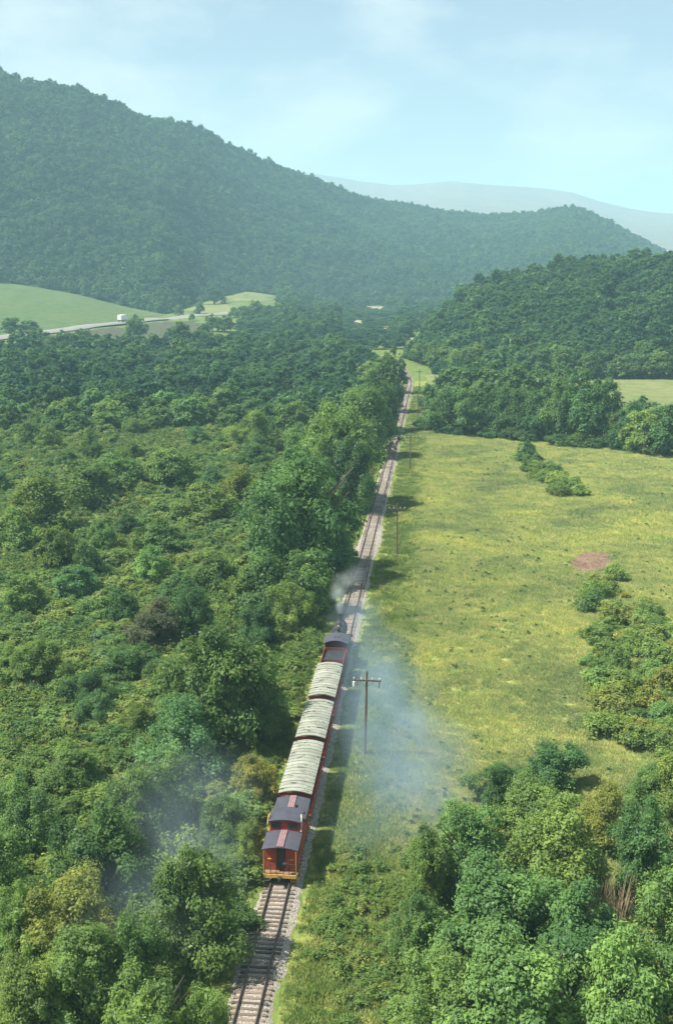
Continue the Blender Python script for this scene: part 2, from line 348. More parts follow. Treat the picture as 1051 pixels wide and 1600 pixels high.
RIDGE1 = [(-900, 160, 1500), (-500, 60, 1500), (-200, 70, 1500), (28, 113, 1500), (70, 124, 1500), (135, 133, 1520), (190, 157, 1560), (232, 180, 1600), (280, 186, 1640), (315, 197, 1680), (345, 215, 1720), (400, 242, 1800),
          (450, 262, 1860), (500, 280, 1920), (560, 305, 2000), (620, 315, 2080), (690, 328, 2150), (760, 335, 2200), (830, 331, 2200), (870, 324, 2150), (900, 323, 2150), (950, 345, 2150), (1011, 378, 2150), (1100, 425, 2150), (1300, 470, 2150), (2200, 440, 2150)]
MT = ridge_body('mountain', RIDGE1, FOOT, M['forest_floor'], 'long wooded mountain sloping down from left to right', 8, 36, 0.6, 10, 7.0, 1.12)
HILL_R = [(640, 552, 640), (655, 530, 660), (668, 503, 690), (700, 470, 700), (735, 445, 700), (762, 430, 690), (800, 423, 690), (832, 420, 690), (862, 411, 700), (890, 403, 700), (920, 396, 700), (960, 402, 700), (1012, 398, 690), (1100, 380, 690), (1400, 372, 690), (1900, 420, 650)]
HILL_F = [(640, 556, 560), (668, 560, 530), (700, 575, 500), (760, 584, 484), (900, 587, 482), (1012, 588, 482), (1400, 590, 478), (1900, 590, 478)]
HL = ridge_body('wooded_hill', HILL_R, HILL_F, M['forest_floor'], 'rounded wooded hill right of the valley behind the hedgerow', 7, 24, 1.0, 5, 7.5, 0.85)
FARR = [(-300, 260, 6000), (300, 262, 6000), (450, 268, 6000), (505, 273, 5900), (560, 283, 5800), (610, 289, 5700), (650, 288, 5700), (700, 283, 5700), (750, 288, 5700), (800, 291, 5700), (850, 295, 5700), (890, 301, 5700), (930, 314, 5700), (975, 325, 5700), (1012, 331, 5700), (1200, 345, 5700), (1500, 320, 5700)]
FARF = [(-300, 400, 3600), (1500, 400, 3600)]
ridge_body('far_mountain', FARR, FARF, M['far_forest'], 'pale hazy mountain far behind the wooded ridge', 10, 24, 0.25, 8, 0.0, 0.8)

# ------------------------------------------------------------------ foliage meshes
def unit(v): return v / np.maximum(np.linalg.norm(v, axis=-1, keepdims=True), 1e-6)
def leaf_mesh(name, P, Nn, S, tint, rg, mat, aspect=0.55):
    n = len(P); t = unit(np.cross(Nn, rg.normal(size=(n, 3)))); b = np.cross(Nn, t); S = S[:, None]
    V = np.stack([P - t * S, P + b * S * aspect + Nn * S * 0.22, P + t * S, P - b * S * aspect + Nn * S * 0.22], 1).reshape(-1, 3)
    me = np_mesh(name, V, np.arange(4 * n).reshape(n, 4))
    a = me.attributes.new('tint', 'FLOAT', 'POINT'); a.data.foreach_set('value', np.repeat(tint, 4).astype(np.float32))
    me.materials.append(mat); return me
def crown_cloud(rg, rad, z0, z1, n_clump, n_leaf, size, clump=(0.22, 0.38), low=-0.62, taper=0.25):
    """leaf positions of one crown, between heights z0 and z1 with radius rad"""
    zc = z0 + (z1 - z0) * 0.42; ph = rg.uniform(0, 6.28, 4)
    d = unit(rg.normal(size=(n_clump * 3, 3))); d = d[d[:, 2] > low][:n_clump]; m = len(d)
    az = np.arctan2(d[:, 1], d[:, 0]); lob = 1 + 0.2 * np.sin(2 * az + ph[0]) + 0.15 * np.sin(3 * az + ph[1] + 2 * d[:, 2]) + 0.11 * np.sin(5 * az + ph[2])
    f = rg.uniform(0.48, 0.98, m); f[: m // 6] = rg.uniform(0.1, 0.5, m // 6)
    hh = np.where(d[:, 2] > 0, z1 - zc, zc - z0)
    c = np.stack([d[:, 0] * rad * lob * f * (1 - taper * np.clip(d[:, 2], 0, 1)), d[:, 1] * rad * lob * f * (1 - taper * np.clip(d[:, 2], 0, 1)), zc + d[:, 2] * hh * f], -1)
    r = rad * rg.uniform(clump[0], clump[1], m); tint_c = np.clip(rg.normal(0.5, 0.17, m), 0.05, 0.95)
    w = r ** 2 / np.sum(r ** 2); which = rg.choice(m, n_leaf, p=w)
    out = unit(c - np.array([0, 0, zc - 0.2 * (z1 - z0)])); nb = max(5, min(26, n_leaf // (m * 11)))
    bd = unit(rg.normal(size=(m, nb, 3)) + 0.75 * out[:, None, :] + np.array([0, 0, 0.45]))      # leaf bunches inside each clump
    br = rg.uniform(0.6, 1.15, (m, nb, 1)); bt = rg.normal(0, 0.10, (m, nb)); bsz = rg.uniform(0.16, 0.36, (m, nb))
    ib = rg.integers(0, nb, n_leaf); g = rg.normal(size=(n_leaf, 3)); rr = r[which][:, None]
    dd = bd[which, ib]; P = c[which] + dd * br[which, ib] * rr * np.array([1, 1, 0.88]) + g * rr * bsz[which, ib][:, None] * np.array([1, 1, 0.75])
    Nn = unit(0.6 * dd + 0.35 * unit(g) + np.array([0, 0, 0.7]) + 0.4 * rg.normal(size=(n_leaf, 3)))
    S = size * np.clip(rg.lognormal(0.0, 0.35, n_leaf), 0.45, 2.0); tint = np.clip(tint_c[which] + bt[which, ib] + rg.normal(0, 0.10, n_leaf), 0, 1)
    P[:, 2] = np.maximum(P[:, 2], 0.05)
    return P, Nn, S, tint
def trunk_mesh(rg, h, zc, rad):
    mb = MB(); r0 = 0.03 * h
    pts = [(0, 0, -0.4), (0.02 * h * rg.normal(), 0.02 * h * rg.normal(), 0.25 * h), (0.03 * h * rg.normal(), 0.03 * h * rg.normal(), 0.55 * h), (0.04 * h * rg.normal(), 0.04 * h * rg.normal(), 0.85 * h)]
    mb.tube(pts, [r0 * 1.25, r0, r0 * 0.7, r0 * 0.25], 7)
    for k in range(6):
        a = rg.uniform(0, 6.28) + k; s = rg.uniform(0.3, 0.6) * h; e = rg.uniform(0.55, 0.8) * rad
        b = Vector(pts[1]).lerp(Vector(pts[2]), (s / h - 0.25) / 0.3)
        mb.tube([b, (b.x + 0.5 * e * math.cos(a), b.y + 0.5 * e * math.sin(a), s + 0.35 * e), (b.x + e * math.cos(a), b.y + e * math.sin(a), s + 0.8 * e)], [r0 * 0.45, r0 * 0.3, r0 * 0.1], 5)
    me = bpy.data.meshes.new('trunk'); me.from_pydata(mb.v, [], mb.f); me.update(); me.materials.append(M['bark']); return me
# prototypes: nominal height 10 m, crown radius about 4.6 m
def make_tree_set(n, n_clump, n_leaf, size, mat, seed, clump=(0.22, 0.38)):
    out = []
    for k in range(n):
        rg = np.random.default_rng(seed + k); rad = 4.5 * rg.uniform(0.92, 1.1); z0 = rg.uniform(0.1, 0.9)
        cl = crown_cloud(rg, rad, z0, 10.0, n_clump, n_leaf, size, clump)
        out.append((leaf_mesh('crown', *cl, rg, mat), trunk_mesh(rg, 10.0, 5.0, rad)))
    return out
NEAR = make_tree_set(9, 64, 30000, 0.132, M['leaf'], 100, (0.13, 0.32))
MID = make_tree_set(6, 62, 14000, 0.20, M['leaf'], 200, (0.19, 0.33))
FAR = make_tree_set(6, 46, 4200, 0.37, M['leaf'], 300, (0.2, 0.36))
def shrub_set(n, n_clump, n_leaf, size, mat, seed):          # nominal height 2.4 m, radius 1.9 m
    out = []
    for k in range(n):
        rg = np.random.default_rng(seed + k)
        cl = crown_cloud(rg, 1.9 * rg.uniform(0.9, 1.15), 0.0, 2.4, n_clump, n_leaf, size, (0.22, 0.42), -0.2, 0.15)
        out.append(leaf_mesh('shrub', *cl, rg, mat))
    return out
SHR = shrub_set(8, 28, 4600, 0.115, M['leaf'], 400)
SHR_M = shrub_set(8, 26, 2600, 0.145, M['leaf_scrub'], 500)
WOOD_F = make_tree_set(6, 38, 2600, 0.46, M['leaf_wood'], 600, (0.2, 0.36))
WOOD_X = make_tree_set(6, 26, 700, 0.85, M['leaf_wood'], 700, (0.26, 0.44))
def grass_tuft(k, mat, h, n, spread, wid):
    rg = np.random.default_rng(800 + k); a = rg.uniform(0, 6.28, n); r = spread * np.sqrt(rg.uniform(0, 1, n)); hh = h * rg.uniform(0.5, 1.15, n)
    bx, by = r * np.cos(a), r * np.sin(a); la = rg.uniform(0, 6.28, n); ln = hh * rg.uniform(0.1, 0.7, n); wa = la + 1.57
    B0 = np.stack([bx - wid * np.cos(wa), by - wid * np.sin(wa), np.zeros(n)], -1); B1 = np.stack([bx + wid * np.cos(wa), by + wid * np.sin(wa), np.zeros(n)], -1)
    T = np.stack([bx + ln * np.cos(la), by + ln * np.sin(la), hh], -1)
    me = np_mesh('tuft', np.stack([B0, B1, T], 1).reshape(-1, 3), np.arange(3 * n).reshape(n, 3))
    at = me.attributes.new('tint', 'FLOAT', 'POINT'); at.data.foreach_set('value', np.repeat(rg.uniform(0.2, 0.9, n), 3).astype(np.float32)); me.materials.append(mat); return me
def weed(k, mat, h, n, rad, size):
    rg = np.random.default_rng(850 + k); cl = crown_cloud(rg, rad, 0.0, h, 9, n, size, (0.3, 0.55), -0.1, 0.1); return leaf_mesh('weed', *cl, rg, mat)
TUFTS = [grass_tuft(k, M['leaf_grass'], 0.30, 170, 0.85, 0.022) for k in range(7)]
WEEDS = [weed(k, M['leaf_weed'], 0.75, 300, 0.55, 0.062) for k in range(8)]

def scatter(name, meshes, P, S, SZ, label, cat, group=None):
    """one mass of uncountable plants: points carrying scale, turn and variant, instanced by geometry nodes"""
    n = len(P); pc = bpy.data.collections.new(name + '_kinds')
    for k, me in enumerate(meshes): pc.objects.link(bpy.data.objects.new('%s_kind_%02d' % (name, k), me))
    me = bpy.data.meshes.new(name); me.vertices.add(n); me.vertices.foreach_set('co', np.asarray(P, np.float32).ravel()); me.update()
    for nm, ty, val in (('sc', 'FLOAT', S), ('sz', 'FLOAT', SZ), ('rz', 'FLOAT', rng.uniform(0, 6.283, n)), ('vi', 'INT', rng.integers(0, len(meshes), n))):
        a = me.attributes.new(nm, ty, 'POINT'); a.data.foreach_set('value', np.asarray(val, np.float32 if ty == 'FLOAT' else np.int32))
    ng = bpy.data.node_groups.new(name + '_nodes', 'GeometryNodeTree')
    ng.interface.new_socket('Geometry', in_out='INPUT', socket_type='NodeSocketGeometry'); ng.interface.new_socket('Geometry', in_out='OUTPUT', socket_type='NodeSocketGeometry')
    gi = ng.nodes.new('NodeGroupInput'); go = ng.nodes.new('NodeGroupOutput'); iop = ng.nodes.new('GeometryNodeInstanceOnPoints')
    ci = ng.nodes.new('GeometryNodeCollectionInfo'); ci.inputs['Collection'].default_value = pc; ci.inputs['Separate Children'].default_value = True; ci.inputs['Reset Children'].default_value = True
    def attr(nm, ty='FLOAT'):
        a = ng.nodes.new('GeometryNodeInputNamedAttribute'); a.data_type = ty; a.inputs['Name'].default_value = nm; return a.outputs['Attribute']
    cs = ng.nodes.new('ShaderNodeCombineXYZ'); ng.links.new(attr('sc'), cs.inputs[0]); ng.links.new(attr('sc'), cs.inputs[1]); ng.links.new(attr('sz'), cs.inputs[2])
    cr = ng.nodes.new('ShaderNodeCombineXYZ'); ng.links.new(attr('rz'), cr.inputs[2])
    iop.inputs['Pick Instance'].default_value = True
    ng.links.new(gi.outputs[0], iop.inputs['Points']); ng.links.new(ci.outputs[0], iop.inputs['Instance']); ng.links.new(attr('vi', 'INT'), iop.inputs['Instance Index'])
    ng.links.new(cr.outputs[0], iop.inputs['Rotation']); ng.links.new(cs.outputs[0], iop.inputs['Scale']); ng.links.new(iop.outputs[0], go.inputs[0])
    o = link(name, me); md = o.modifiers.new('plants', 'NODES'); md.node_group = ng
    tag(o, label, cat, group, 'stuff'); return o
def thin(X, Y, r, keep=None):
    """keep points at least r(X,Y) apart (grid hashing)"""
    kept = []; cell = {}; rmax = float(np.max(r))
    for i in range(len(X)):
        cx, cyy = int(X[i] // rmax), int(Y[i] // rmax); ok = True
        for a in (-1, 0, 1):
            for b in (-1, 0, 1):
                for j in cell.get((cx + a, cyy + b), ()):
                    if (X[i] - X[j]) ** 2 + (Y[i] - Y[j]) ** 2 < (0.5 * (r[i] + r[j])) ** 2: ok = False; break
                if not ok: break
            if not ok: break
        if ok: cell.setdefault((cx, cyy), []).append(i); kept.append(i)
    return np.array(kept, int)

# ------------------------------------------------------------------ railway
def curve_x(y): return -np.maximum(np.asarray(y, float) - 438, 0) ** 2 / 1100.0
def gravel():
    m, nt, out = new_mat('ballast_gravel'); p = world_pos(nt)
    v = N(nt, 'ShaderNodeTexVoronoi', Scale=9.0); nt.links.new(p, v.inputs['Vector'])
    big = noise(nt, p, 0.5, 5, 0.65); fi = noise(nt, p, 6, 5, 0.7)
    col = ramp(nt, v.outputs['Color'], [(0.1, (0.16, 0.14, 0.12)), (0.5, (0.30, 0.268, 0.23)), (0.95, (0.44, 0.40, 0.345))])
    col = mixc(nt, ramp(nt, big, [(0.45, (0, 0, 0)), (0.72, (0.55,) * 3)]), col, (0.22, 0.21, 0.12))
    col = mixc(nt, ramp(nt, fi, [(0.58, (0, 0, 0)), (0.72, (0.5,) * 3)]), col, (0.10, 0.09, 0.07))
    surf(nt, out, col, 0.95, 0.15, bump(nt, v.outputs['Distance'], 1.0, 0.06)); return m
M['gravel'] = gravel()
m, nt, out = new_mat('tie_timber'); c = coords(nt); mp_ = N(nt, 'ShaderNodeMapping'); mp_.inputs['Scale'].default_value = (1.2, 14, 14); nt.links.new(c, mp_.inputs['Vector'])
oi = nt.nodes.new('ShaderNodeObjectInfo'); gn = noise(nt, mp_.outputs[0], 3, 5, 0.7)
surf(nt, out, mixc(nt, 1.0, ramp(nt, gn, [(0.3, (0.075, 0.06, 0.05)), (0.75, (0.22, 0.185, 0.155))]), ramp(nt, oi.outputs['Random'], [(0, (0.6,) * 3), (1, (1.5, 1.4, 1.3))]), 'MULTIPLY'), 0.9, 0.15, bump(nt, gn, 0.5, 0.03)); M['tie'] = m
M['rail'] = painted('rusted_rail', (0.12, 0.085, 0.07), (0.05, 0.035, 0.03), 0.6, 3, 0.6, 0.4)
track = empty('railway_track'); tag(track, 'single rusty railway track on pale ballast running up the valley', 'railway track', kind='structure')
def ballast():
    ys = np.concatenate([np.arange(20, 200, 0.6), np.arange(200, 580, 2.0)]); cx0 = curve_x(ys)
    wr = 1.98 - 0.15 * sstep(125, 170, ys) + 0.22 * snoise(ys * 0.23, ys * 0.11, 0.4) + 0.22 * snoise(ys * 1.9, ys * 0.9, 2.0) + rng.normal(0, 0.10, len(ys)) + 1.1 * np.exp(-((ys - 196) / 7) ** 2)
    wl = 1.75 + 0.2 * snoise(ys * 0.27, ys * 0.17, 3.1) + 0.18 * snoise(ys * 1.7, ys * 0.9, 1.0) + rng.normal(0, 0.09, len(ys)) + 0.9 * np.exp(-((ys - 188) / 6) ** 2)
    prof = [(-1.0, -0.06), (-0.72, 0.16), (-0.5, 0.25), (-0.2, 0.24), (0.2, 0.24), (0.5, 0.25), (0.72, 0.17), (1.0, -0.06)]
    V = []
    for u, z in prof:
        w = np.where(u < 0, wl, wr); V.append(np.stack([cx0 + u * w, ys, z + 0.035 * (z > 0.2) * sstep(125, 175, ys) + 0.03 * snoise(ys * 2.1 + 9 * u, ys * 1.7, 5 * u)], -1))
    o = link('ballast', np_mesh('ballast', np.concatenate(V), grid_faces(len(prof), len(ys)), True), track, mats=(M['gravel'],))
    if o.data.polygons[5].normal.z < 0: o.data.flip_normals()
ballast()
def rails():
    ys = np.concatenate([np.arange(20, 440, 5.0), np.arange(440, 580, 4.0)]); cx0 = curve_x(ys)
    prof = [(-0.075, 0.285), (-0.075, 0.35), (-0.018, 0.375), (-0.018, 0.47), (-0.04, 0.485), (-0.04, 0.515), (0.04, 0.515), (0.04, 0.485), (0.018, 0.47), (0.018, 0.375), (0.075, 0.35), (0.075, 0.285)]
    for sx in (-0.7525, 0.7525):
        V = np.stack([np.stack([cx0 + sx + u, ys, np.full_like(ys, z)], -1) for u, z in prof])
        V = V.transpose(1, 0, 2).reshape(-1, 3)
        link('rail', np_mesh('rail', V, grid_faces(len(ys), len(prof), True)), track, mats=(M['rail'],))
rails()
def ties():
    b = bmesh.new(); bmesh.ops.create_cube(b, size=1.0); bmesh.ops.scale(b, vec=(2.55, 0.23, 0.16), verts=b.verts)
    bmesh.ops.bevel(b, geom=b.edges[:], offset=0.015, segments=1, affect='EDGES')
    me = bpy.data.meshes.new('tie'); b.to_mesh(me); b.free(); me.materials.append(M['tie'])
    ys = np.arange(48.0, 575.0, 0.57); rest = MB(); n = 0
    for y in ys:
        hid = 81.5 < y < 138.0; x = float(curve_x(y)) + rng.normal(0, 0.035); zz = 0.215 + rng.normal(0, 0.008); a = rng.normal(0, 0.012)
        if not hid and n < 290 and y > 58:
            o = link('tie', me, track, (x, y + rng.normal(0, 0.02), zz)); o.rotation_euler.z = a; n += 1
        else: rest.box(x - 1.275, x + 1.275, y - 0.115, y + 0.115, zz - 0.08, zz + 0.08)
    o = rest.build('distant_ties', M['tie'], track); o['kind'] = 'stuff'
ties()

# ------------------------------------------------------------------ train
M['red'] = painted('barn_red_paint', (0.34, 0.045, 0.032), (0.08, 0.025, 0.02), 0.45, 1.6)
M['red_dark'] = painted('soot_darkened_red', (0.17, 0.03, 0.025), (0.05, 0.025, 0.02), 0.7, 2.0)
M['red2'] = painted('orange_red_paint', (0.44, 0.068, 0.036), (0.13, 0.035, 0.025), 0.7, 1.8)
M['black'] = painted('sooty_black', (0.030, 0.030, 0.032), (0.075, 0.055, 0.04), 0.5, 2.0, 0.6, 0.35)
M['slate'] = painted('slate_roof', (0.068, 0.07, 0.088), (0.035, 0.035, 0.04), 0.5, 1.6, 0.8, 0.2)
M['plank'] = painted('weathered_plank', (0.27, 0.165, 0.165), (0.13, 0.09, 0.09), 0.6, 2.5, 0.9, 0.1)
M['yellow'] = painted('yellow_paint', (0.60, 0.37, 0.09), (0.25, 0.12, 0.05), 0.5, 5)
M['cream'] = painted('cream_paint', (0.62, 0.56, 0.42), (0.3, 0.25, 0.18), 0.4, 5)
M['wood'] = painted('bench_wood', (0.26, 0.15, 0.08), (0.12, 0.07, 0.04), 0.5, 3)
M['coal'] = painted('coal', (0.02, 0.02, 0.022), (0.05, 0.05, 0.05), 0.5, 6, 0.5, 0.5)
M['glass'] = painted('dark_window_glass', (0.02, 0.025, 0.03), (0.04, 0.04, 0.04), 0.2, 3, 0.15, 0.6)
m, nt, out = new_mat('roof_canvas'); c = coords(nt)
oi = nt.nodes.new('ShaderNodeObjectInfo'); gen = world_pos(nt)
mpc = N(nt, 'ShaderNodeMapping'); mpc.inputs['Scale'].default_value = (0.9, 1.5, 1.0); nt.links.new(gen, mpc.inputs['Vector'])
st = ramp(nt, noise(nt, mpc.outputs[0], 1.3, 5, 0.62, 0.15), [(0.57, (0, 0, 0)), (0.63, (0.9,) * 3)])
gr = ramp(nt, noise(nt, gen, 0.9, 6, 0.65), [(0.35, (0.215, 0.225, 0.18)), (0.7, (0.32, 0.33, 0.27))])
col = mixc(nt, st, gr, (0.075, 0.08, 0.06)); col = mixc(nt, 1.0, col, ramp(nt, oi.outputs['Random'], [(0, (0.86,) * 3), (1, (1.1,) * 3)]), 'MULTIPLY')
surf(nt, out, col, 0.75, 0.25, bump(nt, noise(nt, gen, 7, 4), 0.2, 0.03)); M['roof'] = m
RAIL_Z = 0.515
def wheelset(parent, y, r, gauge=0.7525):                    # two wheels and an axle, sub-parts of the truck
    for s in (-1, 1):
        MB().tube([(s * gauge - s * 0.05, y, RAIL_Z + r), (s * gauge + s * 0.05, y, RAIL_Z + r)], r, 18).build('wheel', M['black'], parent, smooth=False)
    MB().tube([(-gauge, y, RAIL_Z + r), (gauge, y, RAIL_Z + r)], 0.07, 8).build('axle', M['black'], parent)
def truck(parent, y, r=0.42, wb=1.5):
    mb = MB()
    for s in (-1, 1): mb.box(s * 0.98 - 0.06, s * 0.98 + 0.06, y - wb / 2 - 0.25, y + wb / 2 + 0.25, RAIL_Z + r - 0.12, RAIL_Z + r + 0.14)
    mb.box(-0.92, 0.92, y - 0.18, y + 0.18, RAIL_Z + r - 0.05, RAIL_Z + r + 0.25)
    t = mb.build('wheel_truck', M['black'], parent)
    for dy in (-wb / 2, wb / 2): wheelset(t, y + dy, r)
def coupler(parent, y, s): MB().box(-0.12, 0.12, min(y, y + s * 0.55), max(y, y + s * 0.55), 0.95, 1.2).build('coupler', M['black'], parent)

def coach(y0, y1, label, panels):
    """open excursion car: flat deck, board sides, posts and an arched canopy of overlapping sheets"""
    L = y1 - y0; t = empty('excursion_coach', (0, y0, 0)); tag(t, label, 'rail coach', 'open excursion coaches of the train')
    MB().box(-1.3, 1.3, 0.35, L - 0.35, 0.98, 1.28).build('underframe', M['black'], t)
    MB().box(-1.42, 1.42, 0.25, L - 0.25, 1.283, 1.36).build('deck', M['wood'], t)
    for s in (-1, 1):
        for k in range(3):                                   # side boards
            MB().box(s * 1.40 - 0.03, s * 1.40 + 0.03, 0.3, L - 0.3, 1.37 + k * 0.27, 1.37 + k * 0.27 + 0.235).build('side_board', M['red'], t)
        n = 7
        for k in range(n):
            y = 0.36 + (L - 0.72) * k / (n - 1); MB().box(s * 1.325 - 0.042, s * 1.325 + 0.042, y - 0.05, y + 0.05, 1.362, 3.42).build('post', M['red'], t)
        MB().box(s * 1.45 - 0.035, s * 1.45 + 0.035, 0.02, L - 0.02, 3.30, 3.46).build('roof_beam', M['red'], t)
    for y in (0.3, L - 0.3):
        MB().box(-1.28, 1.28, y - 0.04, y + 0.04, 3.22, 3.40).build('end_beam', M['red'], t)
        for z in (1.75, 2.1): MB().box(-1.28, 1.28, y - 0.025, y + 0.025, z, z + 0.06).build('end_rail', M['red'], t)
    nb = int(L / 1.15)
    for k in range(nb):
        y = 0.9 + (L - 1.8) * k / max(nb - 1, 1)
        b = MB().box(-1.2, 1.2, y - 0.22, y + 0.22, 1.78, 1.83); b.box(-1.2, 1.2, y - 0.05, y + 0.0, 1.83, 2.3)
        for x in (-1.1, 1.05): b.box(x, x + 0.06, y - 0.18, y + 0.18, 1.362, 1.78)
        b.build('bench', M['wood'], t)
    w = L / panels
    for k in range(panels):
        p = MB().arch(1.5, k * w - 0.05, (k + 1) * w + 0.02, 3.50 + 0.012 * (k % 2), 0.30, 0.03, 10)
        p.arch(1.505, k * w - 0.05, k * w + 0.05, 3.548 + 0.012 * (k % 2), 0.30, 0.047, 10)   # raised seam
        p.build('roof_panel', M['roof'], t)
    for f in (0.2, 0.8): truck(t, L * f)
    coupler(t, 0.3, -1); coupler(t, L - 0.3, 1)
    return t
coach(90.55, 101.35, 'pale green roofed open coach coupled in front of the caboose, longest of three', 16)
coach(102.45, 111.75, 'middle pale green roofed open coach of the train', 14)
coach(113.05, 123.0, 'front pale green roofed open coach behind the tender', 14)

def caboose():
    y0 = 80.9; t = empty('caboose', (0, y0, 0)); tag(t, 'red caboose with cupola and dark roof at the end of the train', 'caboose'); L = 9.1
    MB().box(-1.25, 1.25, 0.05, L - 0.05, 0.95, 1.2).build('underframe', M['black'], t)
    b0, b1 = 0.75, L - 0.75
    body = MB().box(-1.32, 1.32, b0 + 0.06, b1 - 0.06, 1.2, 3.36).build('body', M['red2'], t)
    n = 22                                                   # vertical siding boards on the sides, wide boards on the ends
    for s in (-1, 1):
        w = (b1 - b0 - 0.12) / n
        for k in range(n): MB().box(s * 1.335 - 0.015, s * 1.335 + 0.015, b0 + 0.06 + k * w + 0.012, b0 + 0.06 + (k + 1) * w - 0.012, 1.2, 3.34).build('board', M['red2'], body)
        for y in (2.0, 6.9):
            f = MB().box(s * 1.345 - 0.03, s * 1.345 + 0.03, y - 0.4, y + 0.4, 2.2, 3.0).build('window', M['red'], t); MB().box(s * 1.36 - 0.02, s * 1.36 + 0.024, y - 0.32, y + 0.32, 2.28, 2.92).build('pane', M['glass'], f)
    for ye, s in ((b0, -1), (b1, 1)):
        for x0, x1 in ((-1.3, -1.07), (-1.06, -0.84), (-0.83, -0.60), (-0.59, -0.36), (0.36, 0.59), (0.60, 0.83), (0.84, 1.06), (1.07, 1.3)):
            MB().box(x0, x1, ye - 0.03 + 0.03 * s, ye + 0.07 + 0.03 * s if s < 0 else ye + 0.03, 1.2, 3.36).build('board', M['red2'], body)
        d = MB().box(-0.33, 0.33, ye - 0.02 if s < 0 else ye - 0.06, ye + 0.06 if s < 0 else ye + 0.02, 1.21, 3.2).build('door', M['black'], t)
        MB().box(-0.24, 0.24, ye - 0.035 if s < 0 else ye + 0.02, ye - 0.021 if s < 0 else ye + 0.035, 2.3, 3.0).build('pane', M['glass'], d)
        for x in (-0.85, 0.85):
            MB().box(x - 0.22, x + 0.22, ye - 0.12 * (s < 0) , ye + 0.12 * (s > 0) , 2.25, 2.31).build('window_ledge', M['yellow'], t)
        ya, yb = (0.0, b0 - 0.06) if s < 0 else (b1 + 0.06, L)
        MB().box(-1.3, 1.3, ya, yb, 1.201, 1.27).build('platform', M['wood'], t)
        yr = ya + 0.05 if s < 0 else yb - 0.05
        r = MB()
        for x in (-1.25, -0.75, -0.3, 0.3, 0.75, 1.25): r.tube([(x, yr, 1.27), (x, yr, 2.2)], 0.028, 6)
        for z in (1.75, 2.2): r.tube([(-1.25, yr, z), (-0.3, yr, z)], 0.03, 6).tube([(0.3, yr, z), (1.25, yr, z)], 0.03, 6)
        r.build('railing', M['black'], t)
        MB().box(-1.32, 1.32, (ya - 0.06) if s < 0 else (yb + 0.0), (ya - 0.003) if s < 0 else yb + 0.06, 1.0, 1.3).build('end_sill', M['yellow'], t)
        MB().lathe([(0.19, 0), (0.19, 0.04), (0.03, 0.06)], (0.42, yr, 2.25), 12).build('brake_wheel', M['black'], t)
        for x in (-1.12, 1.12):
            st_ = MB()
            for k, z in enumerate((0.62, 0.85, 1.08)): st_.box(x - 0.24, x + 0.24, (ya + 0.12) , (ya + 0.55), z, z + 0.05)
            st_.box(x - 0.26, x - 0.22, ya + 0.1, ya + 0.58, 0.6, 1.2).box(x + 0.22, x + 0.26, ya + 0.1, ya + 0.58, 0.6, 1.2)
            st_.build('steps', M['cream'] if (s < 0 and x < 0) else M['yellow'], t)
            MB().tube([(x * 1.17, yr, 1.3), (x * 1.17, yr, 3.3)], 0.03, 6).build('grab_iron', M['yellow'], t)
    c0, c1 = 2.95, 5.0
    MB().arch(1.48, 0.1, c0, 3.40, 0.24, 0.06, 10).build('rear_roof', M['slate'], t); MB().arch(1.48, c1, L - 0.1, 3.40, 0.24, 0.06, 10).build('front_roof', M['slate'], t)
    cup = MB().box(-1.22, 1.22, c0 + 0.02, c1 - 0.02, 3.3, 4.42).build('cupola', M['red'], t)
    for x in (-0.68, 0.68):
        for y in (c0 + 0.02, c1 - 0.02):
            f = MB().box(x - 0.40, x + 0.40, y - 0.03, y + 0.03, 3.78, 4.30).build('window', M['black'], cup); MB().box(x - 0.33, x + 0.33, y - 0.045, y + 0.045, 3.84, 4.24).build('pane', M['glass'], f) if False else None
    for s in (-1, 1):
        for y in (c0 + 0.55, c1 - 0.55): MB().box(s * 1.22 - 0.03, s * 1.22 + 0.03, y - 0.32, y + 0.32, 3.78, 4.28).build('window', M['glass'], cup)
    MB().arch(1.36, c0 - 0.12, c1 + 0.12, 4.42, 0.2, 0.06, 10).build('cupola_roof', M['slate'], cup)
    for ya, yb, zb in ((0.15, c0 - 0.1, 3.66), (c1 + 0.1, L - 0.15, 3.66)):
        for x in (-0.19, 0.0, 0.19): MB().box(x - 0.085, x + 0.085, ya, yb, zb + 0.02, zb + 0.06).build('roof_walk_plank', M['plank'], t)
        k = MB()
        for y in np.arange(ya + 0.2, yb, 0.8): k.box(-0.25, 0.25, y - 0.04, y + 0.04, zb - 0.04, zb + 0.02)
        k.build('roof_walk_cleats', M['black'], t)
    for s in (-1, 1):                                        # pale grab irons at the rear corners of the cupola roof
        MB().tube([(s * 1.38, c0 - 0.02, 3.55), (s * 1.42, c0 + 0.1, 4.1), (s * 1.38, c0 + 0.35, 4.62), (s * 1.30, c0 + 0.8, 4.66)], 0.055, 6).build('grab_iron', M['yellow' if s < 0 else 'cream'], cup)
    MB().tube([(0.62, 6.1, 3.5), (0.62, 6.1, 4.25)], 0.1, 10).tube([(0.62, 6.1, 4.25), (0.62, 6.1, 4.33)], 0.16, 10).build('stove_pipe', M['black'], t)
    for f in (0.2, 0.8): truck(t, L * f)
    coupler(t, 0.0, -1); coupler(t, L, 1)
caboose()

